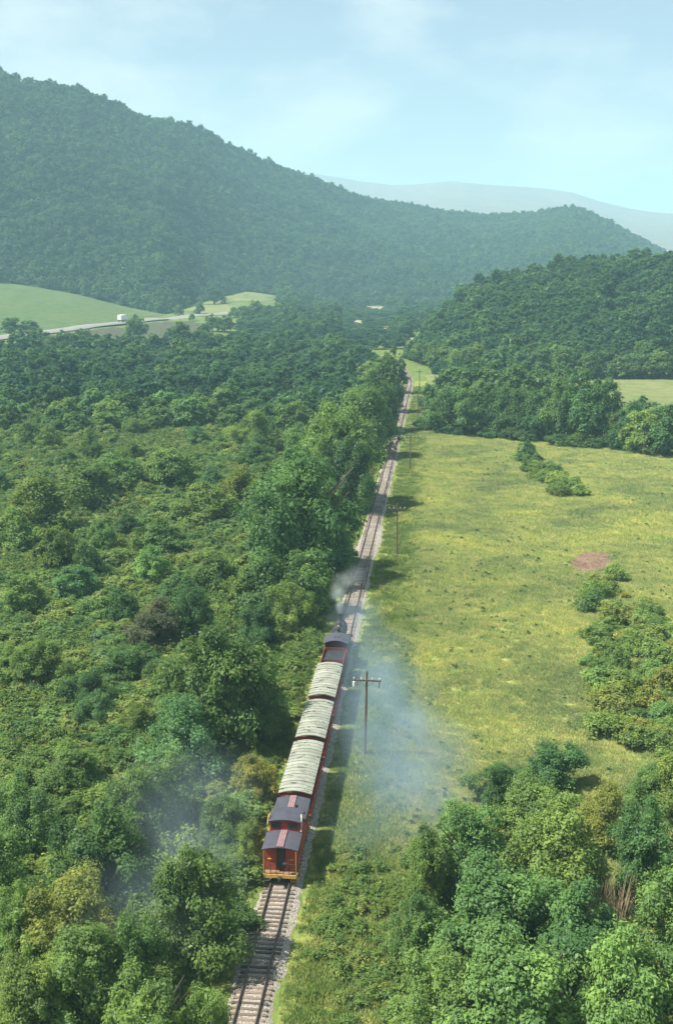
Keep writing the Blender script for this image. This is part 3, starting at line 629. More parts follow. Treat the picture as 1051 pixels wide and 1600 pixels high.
def tender():
    y0 = 124.3; t = empty('coal_tender', (0, y0, 0)); tag(t, 'black coal tender with a red rim behind the locomotive cab', 'tender'); L = 5.3
    MB().box(-1.25, 1.25, 0, L, 0.95, 1.2).build('underframe', M['black'], t)
    MB().box(-1.3, 1.3, 0.1, L - 0.1, 1.203, 2.5).build('tank', M['black'], t, bevel=0.05)
    for s in (-1, 1): MB().box(s * 1.32 - 0.05, s * 1.32 + 0.05, 0.12, L - 0.12, 2.45, 3.1).build('bunker_side', M['red_dark'], t)
    MB().box(-1.26, 1.26, L - 0.25, L - 0.15, 2.503, 3.25).build('bunker_end', M['red_dark'], t); MB().box(-1.26, 1.26, 1.6, 1.7, 2.503, 3.0).build('bunker_end', M['red_dark'], t)
    xs = np.linspace(-1.24, 1.24, 16); ys = np.linspace(1.72, L - 0.28, 20); X, Y = np.meshgrid(xs, ys, indexing='ij')
    Z = 2.75 + 0.22 * np.cos(X * 1.2) + 0.09 * snoise(X * 4, Y * 4) + rng.normal(0, 0.03, X.shape)
    o = link('coal', np_mesh('coal', np.stack([X, Y, Z], -1).reshape(-1, 3), grid_faces(16, 20)), t, mats=(M['coal'],))
    if o.data.polygons[0].normal.z < 0: o.data.flip_normals()
    MB().lathe([(0.32, 0), (0.32, 0.1), (0.26, 0.14)], (0, 0.85, 2.5), 14).build('water_hatch', M['black'], t)
    for f in (0.22, 0.78): truck(t, L * f)
    coupler(t, 0, -1)
tender()
def locomotive():
    y0 = 129.7; t = empty('steam_locomotive', (0, y0, 0)); tag(t, 'small black steam locomotive under its smoke at the head of the train', 'locomotive')
    MB().box(-1.1, 1.1, 0, 10.6, 0.95, 1.25).build('frame', M['black'], t)
    cab = MB().box(-1.36, -1.28, 0.5, 3.0, 1.3, 3.6).box(1.28, 1.36, 0.5, 3.0, 1.3, 3.6).box(-1.36, 1.36, 2.9, 3.0, 1.3, 3.7).box(-1.3, 1.3, 0.3, 3.0, 1.25, 1.32).build('cab', M['red'], t)
    for s in (-1, 1): MB().box(s * 1.33 - 0.055, s * 1.33 + 0.055, 1.1, 2.4, 2.4, 3.25).build('window', M['glass'], cab)
    MB().arch(1.55, 0.1, 3.2, 3.62, 0.42, 0.07, 10).build('cab_roof', M['slate'], cab)
    MB().box(-0.35, 0.35, 1.3, 2.0, 4.0, 4.1).build('roof_hatch', M['slate'], cab)
    MB().tube([(-0.25, 3.0, 2.55), (-0.25, 9.2, 2.55)], 0.88, 20).build('boiler', M['black'], t, smooth=False)
    bands = [MB().tube([(-0.25, y, 2.55), (-0.25, y + 0.08, 2.55)], 0.90, 20).build('boiler_band', M['slate'], t) for y in (4.2, 5.7, 7.2, 8.5)]
    MB().tube([(-0.25, 9.2, 2.55), (-0.25, 10.0, 2.55)], 0.92, 20).build('smokebox', M['black'], t)
    MB().tube([(-0.25, 10.0, 2.55), (-0.25, 10.12, 2.55)], [0.7, 0.5], 16).build('smokebox_door', M['black'], t)
    MB().lathe([(0.26, 0), (0.24, 0.9), (0.36, 1.05), (0.36, 1.15)], (-0.25, 9.55, 3.35), 16).build('smoke_stack', M['black'], t)
    MB().lathe([(0.4, 0), (0.4, 0.6), (0.3, 0.78), (0.1, 0.86)], (-0.25, 5.1, 3.3), 16).build('steam_dome', M['black'], t)
    MB().lathe([(0.38, 0), (0.38, 0.5), (0.28, 0.66), (0.1, 0.74)], (-0.25, 7.7, 3.3), 16).build('sand_dome', M['black'], t)
    b = MB().tube([(-0.55, 6.4, 3.4), (-0.55, 6.4, 4.0), (0.05, 6.4, 4.0), (0.05, 6.4, 3.4)], 0.035, 6).build('bell_yoke', M['black'], t)
    MB().lathe([(0.2, 0), (0.16, 0.12), (0.1, 0.25), (0.04, 0.3)], (-0.25, 6.4, 3.62), 12).build('bell', M['yellow'], b)
    MB().tube([(-0.25, 3.6, 3.35), (-0.25, 3.6, 4.1)], 0.05, 8).build('whistle', M['yellow'], t)
    MB().tube([(-0.25, 10.05, 3.6), (-0.25, 10.35, 3.6)], 0.2, 14).build('headlight', M['black'], t)
    for k in range(3): MB().tube([(1.02, 3.3 + 0.62 * k, 1.2), (1.02, 3.3 + 0.62 * k, 2.6)], 0.26, 14).build('cylinder', M['black'], t)
    MB().tube([(1.1, 1.0, 1.0), (1.1, 9.8, 1.0)], 0.07, 8).build('drive_shaft', M['black'], t)
    MB().tube([(0.72, 3.2, 2.5), (0.72, 8.9, 2.6)], 0.03, 6).build('handrail', M['slate'], t)
    MB().box(-1.3, 1.3, 10.6, 10.8, 0.85, 1.3).build('pilot_beam', M['red'], t)
    for y in (1.8, 8.6): truck(t, y, 0.46, 1.55)
locomotive()

# ------------------------------------------------------------------ telephone poles
M['pole'] = painted('weathered_pole', (0.15, 0.11, 0.085), (0.07, 0.05, 0.04), 0.6, 3, 0.95, 0.1); M['insul'] = painted('pale_insulator', (0.72, 0.72, 0.68), (0.4, 0.4, 0.36), 0.3, 4, 0.3, 0.5)
POLE_L = ['nearest wooden telephone pole with a single crossarm, standing in the smoke', 'second telephone pole with crossarm, standing beyond the locomotive', 'third telephone pole, seen below the end of the hedgerow',
          'fourth telephone pole, level with the hedgerow beside the track', 'farthest telephone pole beside the track past the hedgerow']
for i, (x, y, h, lean) in enumerate([(5.15, 106.4, 9.2, 0.02), (5.4, 185.5, 9.1, -0.01), (5.4, 264.0, 8.9, 0.01), (5.6, 343, 8.9, 0.0), (4.6, 421, 8.9, 0.0)]):
    z = float(hz(x, y)); t = empty('telephone_pole', (x, y, z), 0.03); t.rotation_euler.y = lean; tag(t, POLE_L[i], 'telephone pole', 'telephone poles beside the track')
    MB().tube([(0, 0, -0.5), (0, 0, h * 0.5), (0, 0, h)], [0.16, 0.135, 0.105], 10).build('post', M['pole'], t)
    a = MB().box(-1.45, 1.45, -0.22, -0.11, h - 1.02, h - 0.87).build('crossarm', M['pole'], t)
    for s in (-1, 1):
        MB().tube([(0, -0.25, h - 1.7), (s * 0.7, -0.25, h - 1.0)], 0.02, 5).build('brace', M['pole'], a)
        for u in (0.55, 1.3): MB().lathe([(0.025, 0), (0.025, 0.1), (0.06, 0.11), (0.06, 0.2), (0.03, 0.25)], (s * u, -0.165, h - 0.87), 8).build('insulator', M['insul'], a)
    if i == 0:
        MB().lathe([(0.10, 0), (0.13, 0.1), (0.13, 0.55), (0.08, 0.62)], (-1.28, -0.165, h - 1.66), 10).build('hanging_insulator', M['insul'], a)
        MB().tube([(1.28, -0.165, h - 1.7), (1.28, -0.165, h - 1.02)], 0.045, 8).build('hanging_insulator', M['pole'], a)

# ------------------------------------------------------------------ box truck on the far road
def box_truck():
    p = gp(192, 504.3); q = gp(230, 500.6); a = math.atan2(q[1] - p[1], q[0] - p[0]) - math.pi / 2
    t = empty('box_truck', (p[0], p[1], p[2] + 0.8), a); tag(t, 'white box truck on the far road beside a dark tree', 'truck')
    w_ = painted('white_truck_paint', (0.80, 0.77, 0.74), (0.5, 0.45, 0.4), 0.2, 1); sc_ = 1.25
    MB().box(-1.3, 1.3, -4.2, 2.4, 1.15, 4.0).build('cargo_box', w_, t, bevel=0.06)
    cabm = MB().add([(-1.15, 2.5, 0.8), (1.15, 2.5, 0.8), (1.15, 4.6, 0.8), (-1.15, 4.6, 0.8), (-1.15, 2.5, 2.7), (1.15, 2.5, 2.7), (1.05, 3.7, 2.7), (-1.05, 3.7, 2.7), (1.15, 4.6, 1.7), (-1.15, 4.6, 1.7)],
        [(3, 2, 1, 0), (4, 5, 6, 7), (0, 1, 5, 4), (1, 2, 8, 6, 5), (3, 0, 4, 7, 9), (7, 6, 8, 9), (2, 3, 9, 8)]).build('cab', w_, t)
    MB().add([(-0.98, 3.84, 2.6), (0.98, 3.84, 2.6), (1.02, 4.52, 1.85), (-1.02, 4.52, 1.85)], [(3, 2, 1, 0)]).build('windscreen', M['glass'], cabm, loc=(0, 0.02, 0.03))
    MB().box(-1.1, 1.1, -4.1, 4.4, 0.7, 0.95).build('chassis', M['black'], t)
    for y in (-2.9, 3.4):
        for s in (-1, 1): MB().tube([(s * 0.85, y, 0.5), (s * 1.2, y, 0.5)], 0.5, 14).build('wheel', M['black'], t)
    t.scale = (sc_,) * 3
box_truck()

# ------------------------------------------------------------------ plants, placed one by one
TREES, SHRUBS = [], []                                       # dictionaries: obj, x, y, size word, tone word, own label
def jit(c, a=0.12):
    k = rng.normal(1, a); h = rng.normal(0, 0.07); return (max(c[0] * k * (1 + h), 0.01), max(c[1] * k, 0.02), max(c[2] * k * (1 - h), 0.01), 1)
def tone_word(c):
    r = c[0] / c[1]
    if c[2] / c[1] > 0.44: return 'blue-green'
    if r > 0.66: return 'yellow-green'
    return 'dark green' if c[1] < 0.21 else 'green'
def add_tree(x, y, h, w, tone, label=None, lod=None, z=None):
    d = math.hypot(x - CAM_X, y); z = float(hz(x, y)) if z is None else z
    kit = lod or (NEAR if d < 150 or (h > 10.5 and d < 290) else MID if d < 330 else FAR); cr, tr = kit[int(rng.integers(len(kit)))]
    t = empty('tree', (x, y, z - 0.1 - 0.13 * h), rng.uniform(0, 6.283)); s = w / 9.3; t.scale = (s * rng.uniform(0.93, 1.07), s * rng.uniform(0.93, 1.07), h * 1.14 / 10.2)
    o = bpy.data.objects.new('crown', cr); C.objects.link(o); o.parent = t; o.color = jit(tone)
    b = bpy.data.objects.new('trunk', tr); C.objects.link(b); b.parent = t
    TREES.append(dict(o=t, x=x, y=y, z=z, size='tall' if h > 9.5 else 'medium' if h > 6 else 'small', tone=tone_word(tone), label=label, r=w / 2, h=h)); return t
def pix_tree(cx, top, base, w, tone, label=None):
    p = gp(cx, base); d = math.hypot(p[0] - CAM_X, p[1]); tp = at_dist(cx, top, d); _, _, zc = project((p + tp) / 2)
    up = 1.14 if (cx < 600 and 560 < base < 1080) else 1.0
    return add_tree(p[0], p[1], max(tp[2] - p[2], 2.0) * up, w * float(zc) / F_PX * up, tone, label)
def add_shrub(x, y, h, w, tone, label=None):
    z = float(hz(x, y)); o = bpy.data.objects.new('shrub', SHR[int(rng.integers(len(SHR)))]); C.objects.link(o)
    o.location = (x, y, z - 0.05); o.rotation_euler.z = rng.uniform(0, 6.283); s = w / 3.9; o.scale = (s * rng.uniform(0.9, 1.1), s * rng.uniform(0.9, 1.1), h / 2.5); o.color = jit(tone, 0.14)
    SHRUBS.append(dict(o=o, x=x, y=y, z=z, size='large' if w > 4.6 else 'medium' if w > 3.2 else 'small', tone=tone_word(tone), label=label, r=w / 2, h=h)); return o
BROWN = (0.15, 0.155, 0.075)
# left of the track, foreground to middle distance: crown centre column, top row, base row, width, tone
for a in [(340, 985, 1172, 165, G1, 'spreading tree with a deeply shaded right side, left of the middle coach'), (408, 1050, 1165, 75, G0), (290, 1093, 1212, 115, G4, 'blue-green round tree in front of the big spreading tree by the coaches'),
          (165, 1260, 1430, 150, G0), (298, 1332, 1505, 150, G1, 'tree wrapped in thin blue smoke, left of the caboose'), (228, 1195, 1330, 115, G1), (40, 1205, 1330, 90, G4), (115, 1350, 1500, 135, G3), (130, 1455, 1610, 140, G2),
          (205, 1425, 1580, 95, G1), (35, 1372, 1500, 80, G2), (50, 1490, 1650, 120, G2), (230, 1515, 1690, 150, G2), (322, 1530, 1670, 100, G1), (0, 1300, 1450, 110, G1),
          (303, 930, 1003, 48, G0), (248, 945, 1012, 80, BROWN, 'brownish tree in the scrub, left of the steam plume'), (195, 925, 975, 42, G0), (205, 1010, 1062, 78, G0), (65, 1010, 1068, 72, G1), (420, 880, 968, 76, G1),
          (482, 868, 958, 78, G1, 'round tree at the edge of the ballast, left of the steam plume'), (400, 950, 1012, 62, G0), (265, 1030, 1078, 62, G0), (88, 830, 897, 56, G0), (140, 850, 902, 42, G0), (110, 1160, 1235, 92, G1), (268, 1175, 1285, 95, G1),
          (470, 722, 902, 150, G1, 'biggest round tree of the row beside the track, left of second pole'), (528, 648, 788, 116, G1, 'second big round tree beside the track, behind the biggest one'), (545, 700, 800, 70, G0), (518, 800, 880, 50, G0), (566, 616, 715, 82, G1), (500, 700, 800, 60, G1), (588, 592, 676, 58, G0),
          (600, 566, 645, 52, G0), (613, 548, 615, 42, G0), (400, 648, 708, 52, G2), (461, 666, 708, 42, G1), (455, 636, 695, 55, G1), (268, 708, 762, 78, G1), (136, 728, 787, 78, G1), (191, 715, 767, 62, G1),
          (70, 755, 828, 82, G1), (30, 800, 860, 60, G1), (424, 820, 884, 70, G4), (323, 765, 817, 72, G2), (373, 735, 787, 62, G2), (330, 870, 925, 62, G1), (250, 820, 868, 60, G1), (375, 905, 965, 55, G2),
          (450, 920, 985, 60, G2), (150, 1080, 1135, 70, G4), (215, 1100, 1150, 60, G2), (40, 905, 960, 60, G1), (395, 1180, 1250, 60, G3), (350, 1245, 1330, 80, G1), (385, 1290, 1350, 45, G2)]: pix_tree(*a)
# bottom right grove
for a in [(854, 1160, 1238, 100, G0, 'dark tree at the far corner of the bottom right grove'), (776, 1190, 1262, 70, G1), (830, 1215, 1320, 112, G2), (735, 1250, 1402, 118, G1), (858, 1250, 1420, 145, G2), (665, 1297, 1420, 78, G1, 'leftmost tree of the bottom right grove, bordering the meadow'),
          (775, 1345, 1535, 195, G1, 'broad bright tree in the middle of the bottom right grove'), (895, 1385, 1590, 190, G1), (650, 1400, 1520, 82, G1), (800, 1462, 1680, 220, G1, 'largest tree at the bottom edge of the right grove'), (962, 1440, 1680, 170, G1), (690, 1490, 1650, 130, G2),
          (1002, 1240, 1420, 112, G1), (945, 1225, 1330, 92, G3), (1075, 1330, 1520, 150, G1), (1090, 1470, 1690, 180, G1), (1060, 1160, 1280, 110, G2), (1010, 1195, 1270, 70, G2)]: pix_tree(*a)
# hedgerow across the far side of the meadow
for a in [(672, 640, 669, 34, G1), (700, 612, 676, 60, G0), (735, 605, 679, 62, G0), (770, 608, 681, 62, G0), (805, 610, 684, 60, G0), (838, 612, 687, 58, G0), (868, 592, 690, 62, G1), (905, 578, 693, 78, G0, 'tallest tree of the hedgerow beyond the meadow'), (936, 592, 697, 60, G0),
          (960, 640, 701, 46, G1), (982, 628, 704, 52, G0), (1003, 640, 709, 66, G2, 'bright lit tree at the right end of the hedgerow'), (1045, 630, 712, 70, G0), (1090, 620, 716, 70, G1), (1140, 620, 720, 70, G0),
          (700, 574, 632, 56, G0), (735, 568, 634, 66, G0), (770, 570, 636, 66, G0), (805, 572, 637, 62, G0), (840, 574, 638, 58, G1), (872, 578, 640, 50, G0), (668, 600, 640, 26, G1), (690, 590, 622, 36, G0), (720, 598, 660, 55, G0), (755, 596, 662, 55, G0), (790, 598, 664, 55, G0), (822, 600, 668, 55, G0), (880, 605, 672, 55, G0), (920, 600, 675, 55, G0), (1000, 620, 680, 55, G0), (822, 688, 717, 24, G0, 'small lone dark tree at the top of the bush row in the meadow')]: pix_tree(*a)
# far meadow trees round the road
for a in [(213, 492, 533, 34, G0, 'dark tree beside the white truck on the far road'), (283, 504, 548, 36, G0, 'dark tree standing below the far road'), (246, 452, 484, 26, G0), (265, 450, 487, 30, G0), (332, 492, 518, 26, G0), (352, 494, 519, 30, G0), (335, 450, 476, 36, G0), (312, 470, 492, 16, G1), (280, 475, 495, 14, G1), (300, 488, 500, 10, G1),
          (60, 512, 545, 30, G0), (100, 516, 550, 32, G0), (108, 575, 600, 26, G0), (34, 515, 548, 30, G0), (380, 478, 500, 22, G1), (400, 470, 500, 24, G1), (415, 480, 502, 20, G0), (365, 480, 497, 18, G1), (130, 512, 545, 26, G1), (165, 524, 552, 24, G0), (240, 520, 548, 24, G1), (320, 505, 530, 22, G0), (18, 497, 520, 40, G0), (48, 499, 515, 30, G0), (440, 470, 492, 20, G1), (290, 462, 481, 18, G0)]: pix_tree(*a)

def clear_of(x, y, items, f=0.8):
    for t in items:
        if (t['x'] - x) ** 2 + (t['y'] - y) ** 2 < (f * t['r']) ** 2: return False
    return True
def left_edge(y): return -3.9 - 1.0 * math.sin(y * 0.13) - 0.8 * math.sin(y * 0.31) + float(curve_x(y))
# rows of trees along the track on the left, farther up the line
y = 205.0
while y < 470:
    x = left_edge(y) - rng.uniform(6.0, 9.5)
    if clear_of(x, y, TREES, 0.75): add_tree(x, y, rng.uniform(7.5, 11), rng.uniform(7.5, 11), [G0, G1, G1][int(rng.integers(3))])
    y += rng.uniform(5, 9)
# scattered small trees of the left scrub
cand = [(rng.uniform(-175, -7), 70 + 300 * rng.uniform() ** 1.2) for _ in range(900)]; n = 0
for x, y in cand:
    px, py, _ = project((x, y, 0)); 
    if n >= 44 or not (-60 < px < 620) or x > left_edge(y) - 4: continue
    if not clear_of(x, y, TREES, 1.45): continue
    add_tree(x, y, rng.uniform(3.8, 6.8), rng.uniform(4.2, 7.0), [G0, G1, G1, G2, G4][int(rng.integers(5))]); n += 1
# bushes in the meadow
for px, py, w in [(812, 722, 22), (833, 727, 26), (842, 740, 28), (826, 738, 24), (860, 738, 26), (852, 752, 30), (872, 757, 32), (888, 766, 30), (903, 775, 28), (866, 771, 26), (898, 757, 18), (878, 776, 26), (838, 748, 22)]:
    p = gp(px, py); wm = w * p[1] / 1700; add_shrub(p[0], p[1], wm * 0.62, wm * 1.15, G1 if w < 28 else G2)
BRUSH = [(918, 912), (935, 904), (985, 905), (1015, 940), (1045, 1000), (1050, 1190), (1000, 1190), (955, 1165), (928, 1120), (915, 1050), (912, 980)]
k = 0
for _ in range(1500):
    px, py = rng.uniform(895, 1060), rng.uniform(900, 1190)
    if k >= 74 or not bool(in_poly([px], [py], BRUSH)[0]): continue
    p = gp(px, py); wm = rng.uniform(1.4, 4.2)
    if not clear_of(p[0], p[1], SHRUBS, 0.95): continue
    add_shrub(p[0], p[1], wm * rng.uniform(0.5, 0.8), wm * 1.05, [G1, G2, G2, G3][int(rng.integers(4))]); k += 1
for k in range(19):                                          # low bushes at the hedgerow foot
    px = 664 + k * 20 + rng.uniform(-6, 6); p = gp(px, 671 + (px - 660) * 0.1 + rng.uniform(0, 5)); add_shrub(p[0], p[1], rng.uniform(2.2, 3.8), rng.uniform(4.5, 7), G0)
# scrub left of the track: the bushes that show largest one by one, the rest as one mass
n = 16000; u = rng.uniform(size=n); Y = 58 + 420 * u ** 1.25; Xr = np.array([left_edge(v) for v in Y]); px_l = -160 - 0.0 * Y
X = Xr - rng.uniform(0, 1, n) ** 1.0 * (25 + 0.42 * Y); wsh = rng.uniform(1.5, 4.2, n)
ppx, ppy, _ = project(np.stack([X, Y, np.zeros(n)], -1)); ok = (ppx > -120) & (ppx < 700); X, Y, wsh = X[ok], Y[ok], wsh[ok]
k = thin(X, Y, wsh * 0.66); X, Y, wsh = X[k], Y[k], wsh[k]
ok = np.array([clear_of(a, b, TREES, 0.62) for a, b in zip(X, Y)]); X, Y, wsh = X[ok], Y[ok], wsh[ok]
open_ = snoise(X * 0.06, Y * 0.055, 0.9) + 0.5 * snoise(X * 0.2, Y * 0.17, 5.0)                      # grassy openings between the thickets
ok = open_ < 0.28; X, Y, wsh = X[ok], Y[ok], wsh[ok]
o_ = np.argsort(Y); X, Y, wsh = X[o_], Y[o_], wsh[o_]
near = 300 - len(SHRUBS)
for i in range(min(near, len(X))):
    q = snoise(X[i] * 0.09, Y[i] * 0.08, 3.3) + rng.normal(0, 0.5); tone = G3 if q > 0.75 else G2 if q > 0.2 else G1 if q > -0.5 else G4 if q > -0.9 else G0
    add_shrub(X[i], Y[i], wsh[i] * rng.uniform(0.38, 0.68), wsh[i] * 1.1, tone)
Xs, Ys, ws = X[near:], Y[near:], wsh[near:]
scatter('scrub', SHR_M, np.stack([Xs, Ys, hz(Xs, Ys) - 0.05], -1), ws * 1.15 / 3.9, ws * rng.uniform(0.36, 0.68, len(ws)) / 2.5, 'dense green scrub covering the valley left of the track', 'scrub')

# woodland farther up the valley on the left
n = 16000; D = 330 + 1050 * rng.uniform(size=n) ** 0.8; colp = rng.uniform(-160, 690, n)
dirx = (colp - CX) / 1795.1; fw = D / np.sqrt(1 + dirx ** 2); lat = fw * dirx
X = CAM_X + lat * math.cos(AZ) - fw * math.sin(AZ); Y = lat * math.sin(AZ) + fw * math.cos(AZ)
w = rng.uniform(6.0, 11.5, n); Z = hz(X, Y); ppx, ppy, _ = project(np.stack([X, Y, Z], -1))
lim = np.array([left_edge(v) for v in Y]) - 4.5
ok = (X < lim) | (Y > 575)
ok &= ~((ppx < 262) & (ppy < 546 + 5 * np.sin(ppx * 0.08)) & (ppy > 400))                                        # the far meadow stays open
ok &= ~((ppx >= 262) & (ppx < 375) & (ppy < 532)); ok &= ~((ppx >= 340) & (ppx < 435) & (ppy < 484)); ok &= ~((ppx < 60) & (ppy < 552))
for p in HAY[2:6]: 
    c0 = np.mean(np.array(p), 0); q = (np.array(p) - c0) * 1.15 + c0; ok &= ~in_poly(X, Y, [tuple(v) for v in q])
ok &= ~((X > -8) & (Y < 800) & (Y > 470) & (X < 40))
ok &= ~((Y < 620) & (X > -16 + curve_x(Y)))
df = np.interp(ppx, FOOT[:, 0], FOOT[:, 2]); ok &= np.hypot(X - CAM_X, Y) < df
X, Y, Z, w = X[ok], Y[ok], Z[ok], w[ok]; k = thin(X, Y, w * 0.72); X, Y, Z, w = X[k], Y[k], Z[k], w[k]
_c, _r, _q = project(np.stack([X, Y, Z], -1)); hh = w * rng.uniform(0.75, 1.15, len(w)) * np.where((_c > 275) & (_c < 438) & (_r < 545), 0.55, 1.0); gap = snoise(X * 0.03, Y * 0.03, 2.2)
hh *= np.where((Y < 470) & (gap > 0.35), 0.6, 1.0)
_c, _r, _q = project(np.stack([X, Y, Z], -1)); hh *= np.where((_c > 530) & (_c < 622) & (_r > 483) & (_r < 545), 0.4, 1.0)
ok = np.array([clear_of(a, b, TREES, 0.7) for a, b in zip(X, Y)]); X, Y, Z, w, hh = X[ok], Y[ok], Z[ok], w[ok], hh[ok]
o_ = np.argsort(Y); X, Y, Z, w, hh = X[o_], Y[o_], Z[o_], w[o_], hh[o_]
# front edge of the wooded hill, then as many woodland trees as remain one by one
hill_front = []
for j in range(2, HL.shape[1]):
    for rep in range(1):
        t_ = rng.uniform(0.0, 1.2); i = int(t_); p = HL[i, j] * (1 - (t_ - i)) + HL[i + 1, j] * (t_ - i); px, py, _ = project(p)
        if px < 1040 and rng.uniform() < 0.8: hill_front.append(p)
for p in hill_front: add_tree(p[0], p[1], rng.uniform(8, 12), rng.uniform(8, 11), [G0, G0, G1][int(rng.integers(3))], z=float(p[2]))
nn = max(0, 300 - len(TREES)); vis = np.ones(len(X), bool)
for i in range(min(nn, len(X))): add_tree(X[i], Y[i], hh[i], w[i], [G0, G0, G1, G1, G4][int(rng.integers(5))], z=float(Z[i]))
X, Y, Z, w, hh = X[nn:], Y[nn:], Z[nn:], w[nn:], hh[nn:]; wood = [a for a, b in WOOD_F]
n2 = 700; x2 = rng.uniform(4, 46, n2); y2 = rng.uniform(440, 700, n2); w2 = rng.uniform(3, 6.5, n2); ok = ~in_poly(x2, y2, [tuple(v) for v in HAY[5]]) & ((x2 > 9) | (y2 > 545)) & ((x2 > 20) | (snoise(x2 * 0.1, y2 * 0.07, 1.0) > -0.35)); x2, y2, w2 = x2[ok], y2[ok], w2[ok]
X, Y, Z, w, hh = (np.concatenate(v) for v in ((X, x2), (Y, y2), (Z, hz(x2, y2)), (w, w2), (hh, w2 * 0.75)))
scatter('woodland', wood, np.stack([X, Y, Z - 0.3], -1), w / 9.2, hh / 10.2, 'distant woodland filling the valley left of the track bend', 'woodland')
# forest on the hill and on the mountain
def forest(name, grid, n, spacing, kit, size, label, t_lo=0.0):
    rows, cols, _ = grid.shape
    a = np.linalg.norm(np.cross(grid[1:, :-1] - grid[:-1, :-1], grid[:-1, 1:] - grid[:-1, :-1]), axis=-1)
    pr = (a / a.sum()).ravel(); idx = rng.choice(len(pr), n, p=pr); i, j = np.unravel_index(idx, a.shape); u, v = rng.uniform(size=n)[:, None], rng.uniform(size=n)[:, None]
    P = (grid[i, j] * (1 - u) + grid[i + 1, j] * u) * (1 - v) + (grid[i, j + 1] * (1 - u) + grid[i + 1, j + 1] * u) * v
    px, py, _ = project(P); ok = (px > -260) & (px < 1330); P = P[ok]
    w = size * np.clip(rng.lognormal(0, 0.22, len(P)), 0.6, 1.5); k = thin(P[:, 0], P[:, 1], w * spacing); P, w = P[k], w[k]
    hv = w * rng.uniform(0.85, 1.25, len(w)); P[:, 2] -= 0.8
    scatter(name, [a for a, b in kit], P, w / 9.2, hv / 10.2, label, 'forest'); return len(P)
forest('hill_forest', HL[1:], 12000, 0.6, WOOD_F, 7.6, 'mixed forest covering the rounded hill on the right')
forest('mountain_forest', MT, 130000, 0.62, WOOD_X, 7.8, 'dense forest covering the long mountain')

# ------------------------------------------------------------------ grass and weeds
def pts_in(n, poly, zoff=0.1):
    P = np.array(poly); x = rng.uniform(P[:, 0].min(), P[:, 0].max(), n); y = rng.uniform(P[:, 1].min(), P[:, 1].max(), n); ok = in_poly(x, y, poly); x, y = x[ok], y[ok]
    px, py, _ = project(np.stack([x, y, 0 * x], -1)); ok = (px > -30) & (px < 1090) & (py < 1680); return x[ok], y[ok]
x, y = pts_in(170000, FIELD); d = np.hypot(x - CAM_X, y); ok = rng.uniform(size=len(x)) < np.clip(150 / d, 0.3, 1) ** 1.0; x, y = x[ok], y[ok]; s_ = rng.uniform(0.55, 1.2, len(x)) * np.clip(np.hypot(x - CAM_X, y) / 150, 0.9, 1.5)
ok = ~in_poly(x, y, EARTH) | (rng.uniform(size=len(x)) < 0.04); x, y, s_ = x[ok], y[ok], s_[ok]
scatter('meadow_grass', TUFTS, np.stack([x, y, hz(x, y) + 0.09], -1), s_, s_ * rng.uniform(0.7, 1.2, len(x)), 'tufted yellow-green grass of the meadow right of the track', 'grass')
xv, yv = pts_in(26000, [(2.2, 52), (2.2, 440), (9, 440), (9.4, 92), (16, 88), (24, 66), (20, 52)]); sv_ = rng.uniform(0.5, 1.1, len(xv)) * np.clip((xv - 1.4) / 2, 0.4, 1.0) * 1.25
scatter('verge_grass', [grass_tuft(20 + k, M['leaf_weed'], 0.34, 150, 0.8, 0.024) for k in range(4)] + TUFTS[:3], np.stack([xv, yv, hz(xv, yv) + 0.04], -1), sv_, sv_, 'rough green grass between the ballast and the meadow', 'grass')
x, y = pts_in(20000, FIELD); ok = ~in_poly(x, y, EARTH); x, y = x[ok], y[ok]; q = snoise(x * 0.07, y * 0.06, 1.1) + 0.6 * snoise(x * 0.3, y * 0.27, 4.0); ok = (rng.uniform(size=len(x)) < np.clip(0.22 + 0.36 * q, 0.03, 0.8)); x, y = x[ok], y[ok]
s_ = rng.uniform(0.2, 0.7, len(x)); scatter('meadow_weeds', [weed(30 + k, M['leaf_wood'], 0.8, 160, 0.5, 0.085) for k in range(5)], np.stack([x, y, hz(x, y) + 0.05], -1), s_, s_ * rng.uniform(0.6, 1.1, len(x)), 'dark green weed clumps dotted over the meadow', 'weeds')
VERGE_R = [(2.2, 55), (2.2, 440), (8.4, 440), (9.4, 200), (9.8, 90), (16, 84), (24, 66), (18, 50), (3, 50)]; x, y = pts_in(34000, VERGE_R); xl, yl = pts_in(16000, [(-1.8, 55), (-1.8, 440), (-7.5, 440), (-7.5, 55)])
ok = rng.uniform(size=len(x)) < np.clip(160 / y, 0.25, 1) * np.where(y < 88, 0.42 + 0.5 * snoise(x * 0.35, y * 0.3, 2.0), 0.35 + 0.3 * snoise(x * 0.5, y * 0.2, 1.0)); x, y = np.concatenate([x[ok], xl]), np.concatenate([y[ok], yl]); d0 = np.clip((np.abs(x) - 1.6) / 3.0, 0.28, 1.0) * np.where(x > 0, np.where(y < 88, 0.95, 0.45), 0.9)
s_ = rng.uniform(0.45, 1.3, len(x)) * d0; scatter('verge_weeds', WEEDS, np.stack([x, y, hz(x, y)], -1), s_, s_ * rng.uniform(0.6, 1.3, len(x)), 'rank weeds along both edges of the ballast', 'weeds')
n = 26000; y = 60 + 380 * rng.uniform(size=n) ** 1.3; x = np.array([left_edge(v) for v in y]) - rng.uniform(size=n) * (25 + 0.42 * y); px, py, _ = project(np.stack([x, y, 0 * x], -1)); ok = (px > -60) & (px < 640); x, y = x[ok], y[ok]
s_ = rng.uniform(0.7, 1.9, len(x)); scatter('scrub_undergrowth', WEEDS, np.stack([x, y, hz(x, y)], -1), s_, s_ * rng.uniform(0.6, 1.2, len(x)), 'rank weeds growing between the bushes left of the track', 'weeds')

